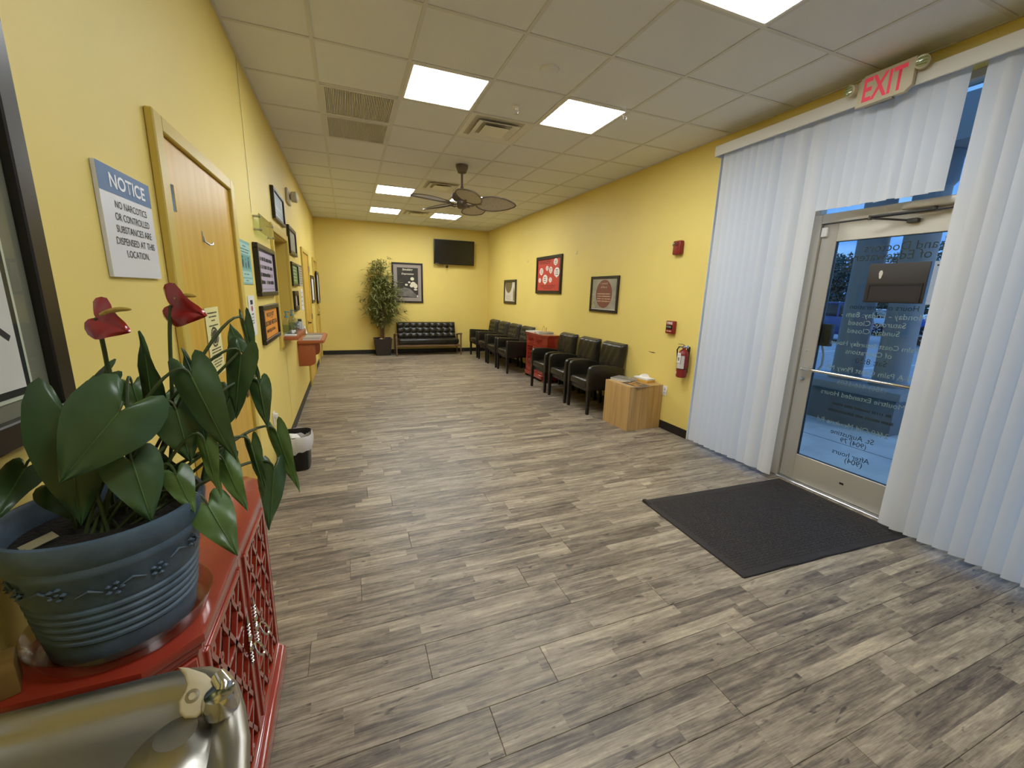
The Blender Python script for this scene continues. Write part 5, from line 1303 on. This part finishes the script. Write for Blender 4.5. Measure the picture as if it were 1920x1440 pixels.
for yy in (-.265, .235):
    m = MB(); m.lathe([(.20, .5405), (.20, .58), (.178, .60), (.172, .66), (.165, 2.9), (.20, 2.95), (.20, 3.265)], (0, yy, 0), 32); m.obj('column', mat('column_paint', '868d95', .75), pb)
# vehicles
def car(lab, x, y, paint, prof, glassprof, L_, W_, wr, wx, boxy=False):
    t = thing('parked_car', lab, 'car', (x, y, -.14), PI/2, 'cars in the parking lot')
    XZ = lambda a, c, w_: (a, w_, c)
    m = MB(); m.prism(prof, XZ, -W_/2, W_/2, .05, 2); m.obj('body', paint, t, smooth=40)
    m = MB(); m.prism(glassprof, XZ, -W_/2+.10, W_/2-.10, .04, 2); cab = m.obj('cabin', mat('car_glass', '11161c', .08), t, smooth=40)
    top = max(c for a, c in glassprof); xa = [a for a, c in glassprof if c > top-.12]
    m = MB(); m.b(min(xa)-.05, max(xa)+.05, -W_/2+.09, W_/2-.09, top-.06, top+.02, .02); m.obj('roof', paint, cab)
    m = MB()
    gx0, gx1 = min(a for a, c in glassprof), max(a for a, c in glassprof)
    for f in (.0, .36, .70, 1.0):
        xx = min(xa)+(max(xa)-min(xa))*f; m.b(xx-.04, xx+.04, -W_/2+.085, W_/2-.085, min(c for a, c in glassprof), top)
    m.obj('pillar', paint, cab, smooth=None)
    for sx in wx:
        for sy in (-1, 1):
            m = MB(); m.lathe([(wr*.62, -.10), (wr*.95, -.11), (wr, -.08), (wr, .08), (wr*.95, .11), (wr*.62, .10)], (sx, sy*(W_/2-.10), wr), 28, Matrix.Rotation(PI/2, 4, 'X')); wh = m.obj('wheel', mat('tyre', '15161a', .8), t)
            m = MB(); m.lathe([(wr*.66, -.03), (wr*.66, .10), (wr*.58, .10), (wr*.56, .03), (0, .03)], (sx, sy*(W_/2-.10), wr), 24, Matrix.Rotation(-sy*PI/2, 4, 'X'))
            for q in range(6):
                a_ = q*PI/3
                for o_ in (-.13, .13): m.tube([(sx+.06*math.cos(a_), sy*(W_/2), wr+.06*math.sin(a_)), (sx+wr*.60*math.cos(a_+o_), sy*(W_/2+.005), wr+wr*.60*math.sin(a_+o_))], .022, 5)
            m.obj('rim', mat('alloy', 'aab4bf', .35, .6), wh)
    for s in (1, -1):
        m = MB(); e = L_/2-.03
        for sy in (-1, 1): m.box((s*e, sy*(W_/2-.25), .82), (.10, .34, .16), .03, 2)
        m.obj('lamp', mat('head_lamp' if s > 0 else 'tail_lamp', 'c9d4dd' if s > 0 else '8a2022', .2), t)
    return t
suv = [(-2.3, .35), (2.3, .35), (2.34, .75), (2.28, 1.02), (1.25, 1.12), (-2.25, 1.12), (-2.36, .8)]
suvg = [(-2.2, 1.06), (1.30, 1.06), (.55, 1.68), (-1.85, 1.70)]
car('dark blue sport utility vehicle parked left of the outdoor columns', 20.6, 13.5, mat('car_blue', '2b4274', .25, .3, coat=.6), suv, suvg, 4.7, 1.9, .40, (-1.42, 1.42))
sed = [(-2.2, .30), (2.2, .30), (2.25, .62), (2.1, .82), (1.1, .92), (-1.5, .95), (-2.2, .92)]
sedg = [(-1.6, .88), (1.05, .88), (.35, 1.38), (-.95, 1.40)]
car('white sedan parked far off between the outdoor columns', 27.5, 15.0, mat('car_white', 'c9d2dc', .3, coat=.5), sed, sedg, 4.5, 1.8, .34, (-1.35, 1.35))
jp = [(-2.0, .50), (2.0, .50), (2.05, 1.10), (.75, 1.18), (-2.0, 1.18)]
jpg = [(-1.95, 1.12), (.72, 1.12), (.50, 1.80), (-1.95, 1.82)]
car('bright blue boxy off-roader parked right of the outdoor columns', 23.0, 8.25, mat('car_bright_blue', '2f62b8', .28, .2, coat=.5), jp, jpg, 4.1, 1.85, .44, (-1.30, 1.30))
# trees beyond the parking lot
M_TLEAF = mat('tree_leaf', '4a5a52', .8, var=(.6, .35)); M_BARK = mat('tree_bark', '3a322c', .9)
def tree(lab, x, y, hgt, rad, seed):
    rg = random.Random(seed); t = thing('tree', lab, 'tree', (x, y, -.14), 0, 'trees beyond the parking lot')
    m = MB(); m.tube([(0, 0, 0), (.1, .05, hgt*.35), (-.1, .1, hgt*.7)], [.22, .17, .06], 8)
    for q in range(5): a_ = q*1.3; m.tube([(.05, .05, hgt*.35), (rad*.3*math.cos(a_), rad*.3*math.sin(a_), hgt*.55), (rad*.6*math.cos(a_), rad*.6*math.sin(a_), hgt*.7)], [.10, .06, .02], 6)
    m.obj('trunk', M_BARK, t)
    m = MB(); cl = [(rg.uniform(-.6, .6)*rad, rg.uniform(-.6, .6)*rad, hgt*rg.uniform(.18, .86), rad*rg.uniform(.35, .6)) for q in range(14)]
    for cx, cy, cz, r in cl:
        for q in range(430):
            d = Vector((rg.gauss(0, 1), rg.gauss(0, 1), rg.gauss(0, .8))).normalized()*r*rg.uniform(.5, 1); p = Vector((cx, cy, cz))+d
            a = Vector((rg.uniform(-1, 1), rg.uniform(-1, 1), rg.uniform(-1, 1))).normalized(); b_ = a.cross(Vector((rg.uniform(-1, 1), rg.uniform(-1, 1), rg.uniform(-1, 1)))).normalized(); s = rg.uniform(.10, .19)
            m.bm.faces.new([m.bm.verts.new(q_) for q_ in (p+a*s, p+b_*s*.6, p-a*s, p-b_*s*.6)])
    f = m.obj('crown', M_TLEAF, t, smooth=None); f['kind'] = 'stuff'
for q, (x, y, hg, rd, lab) in enumerate(((41, 25, 6.4, 3.0, 'bushy tree seen left of the outdoor columns'), (50, 25.5, 7.2, 3.2, 'bushy tree seen between the outdoor columns'), (43, 18.2, 6.4, 3.0, 'bushy tree seen right of the outdoor columns'), (46, 33, 6.4, 3.2, 'bushy tree beyond the lot, hidden by the door stile'), (41, 11.2, 6.0, 3.0, 'bushy tree beyond the lot, hidden by the near blinds'))):
    tree(lab, x, y, hg, rd, 300+q)
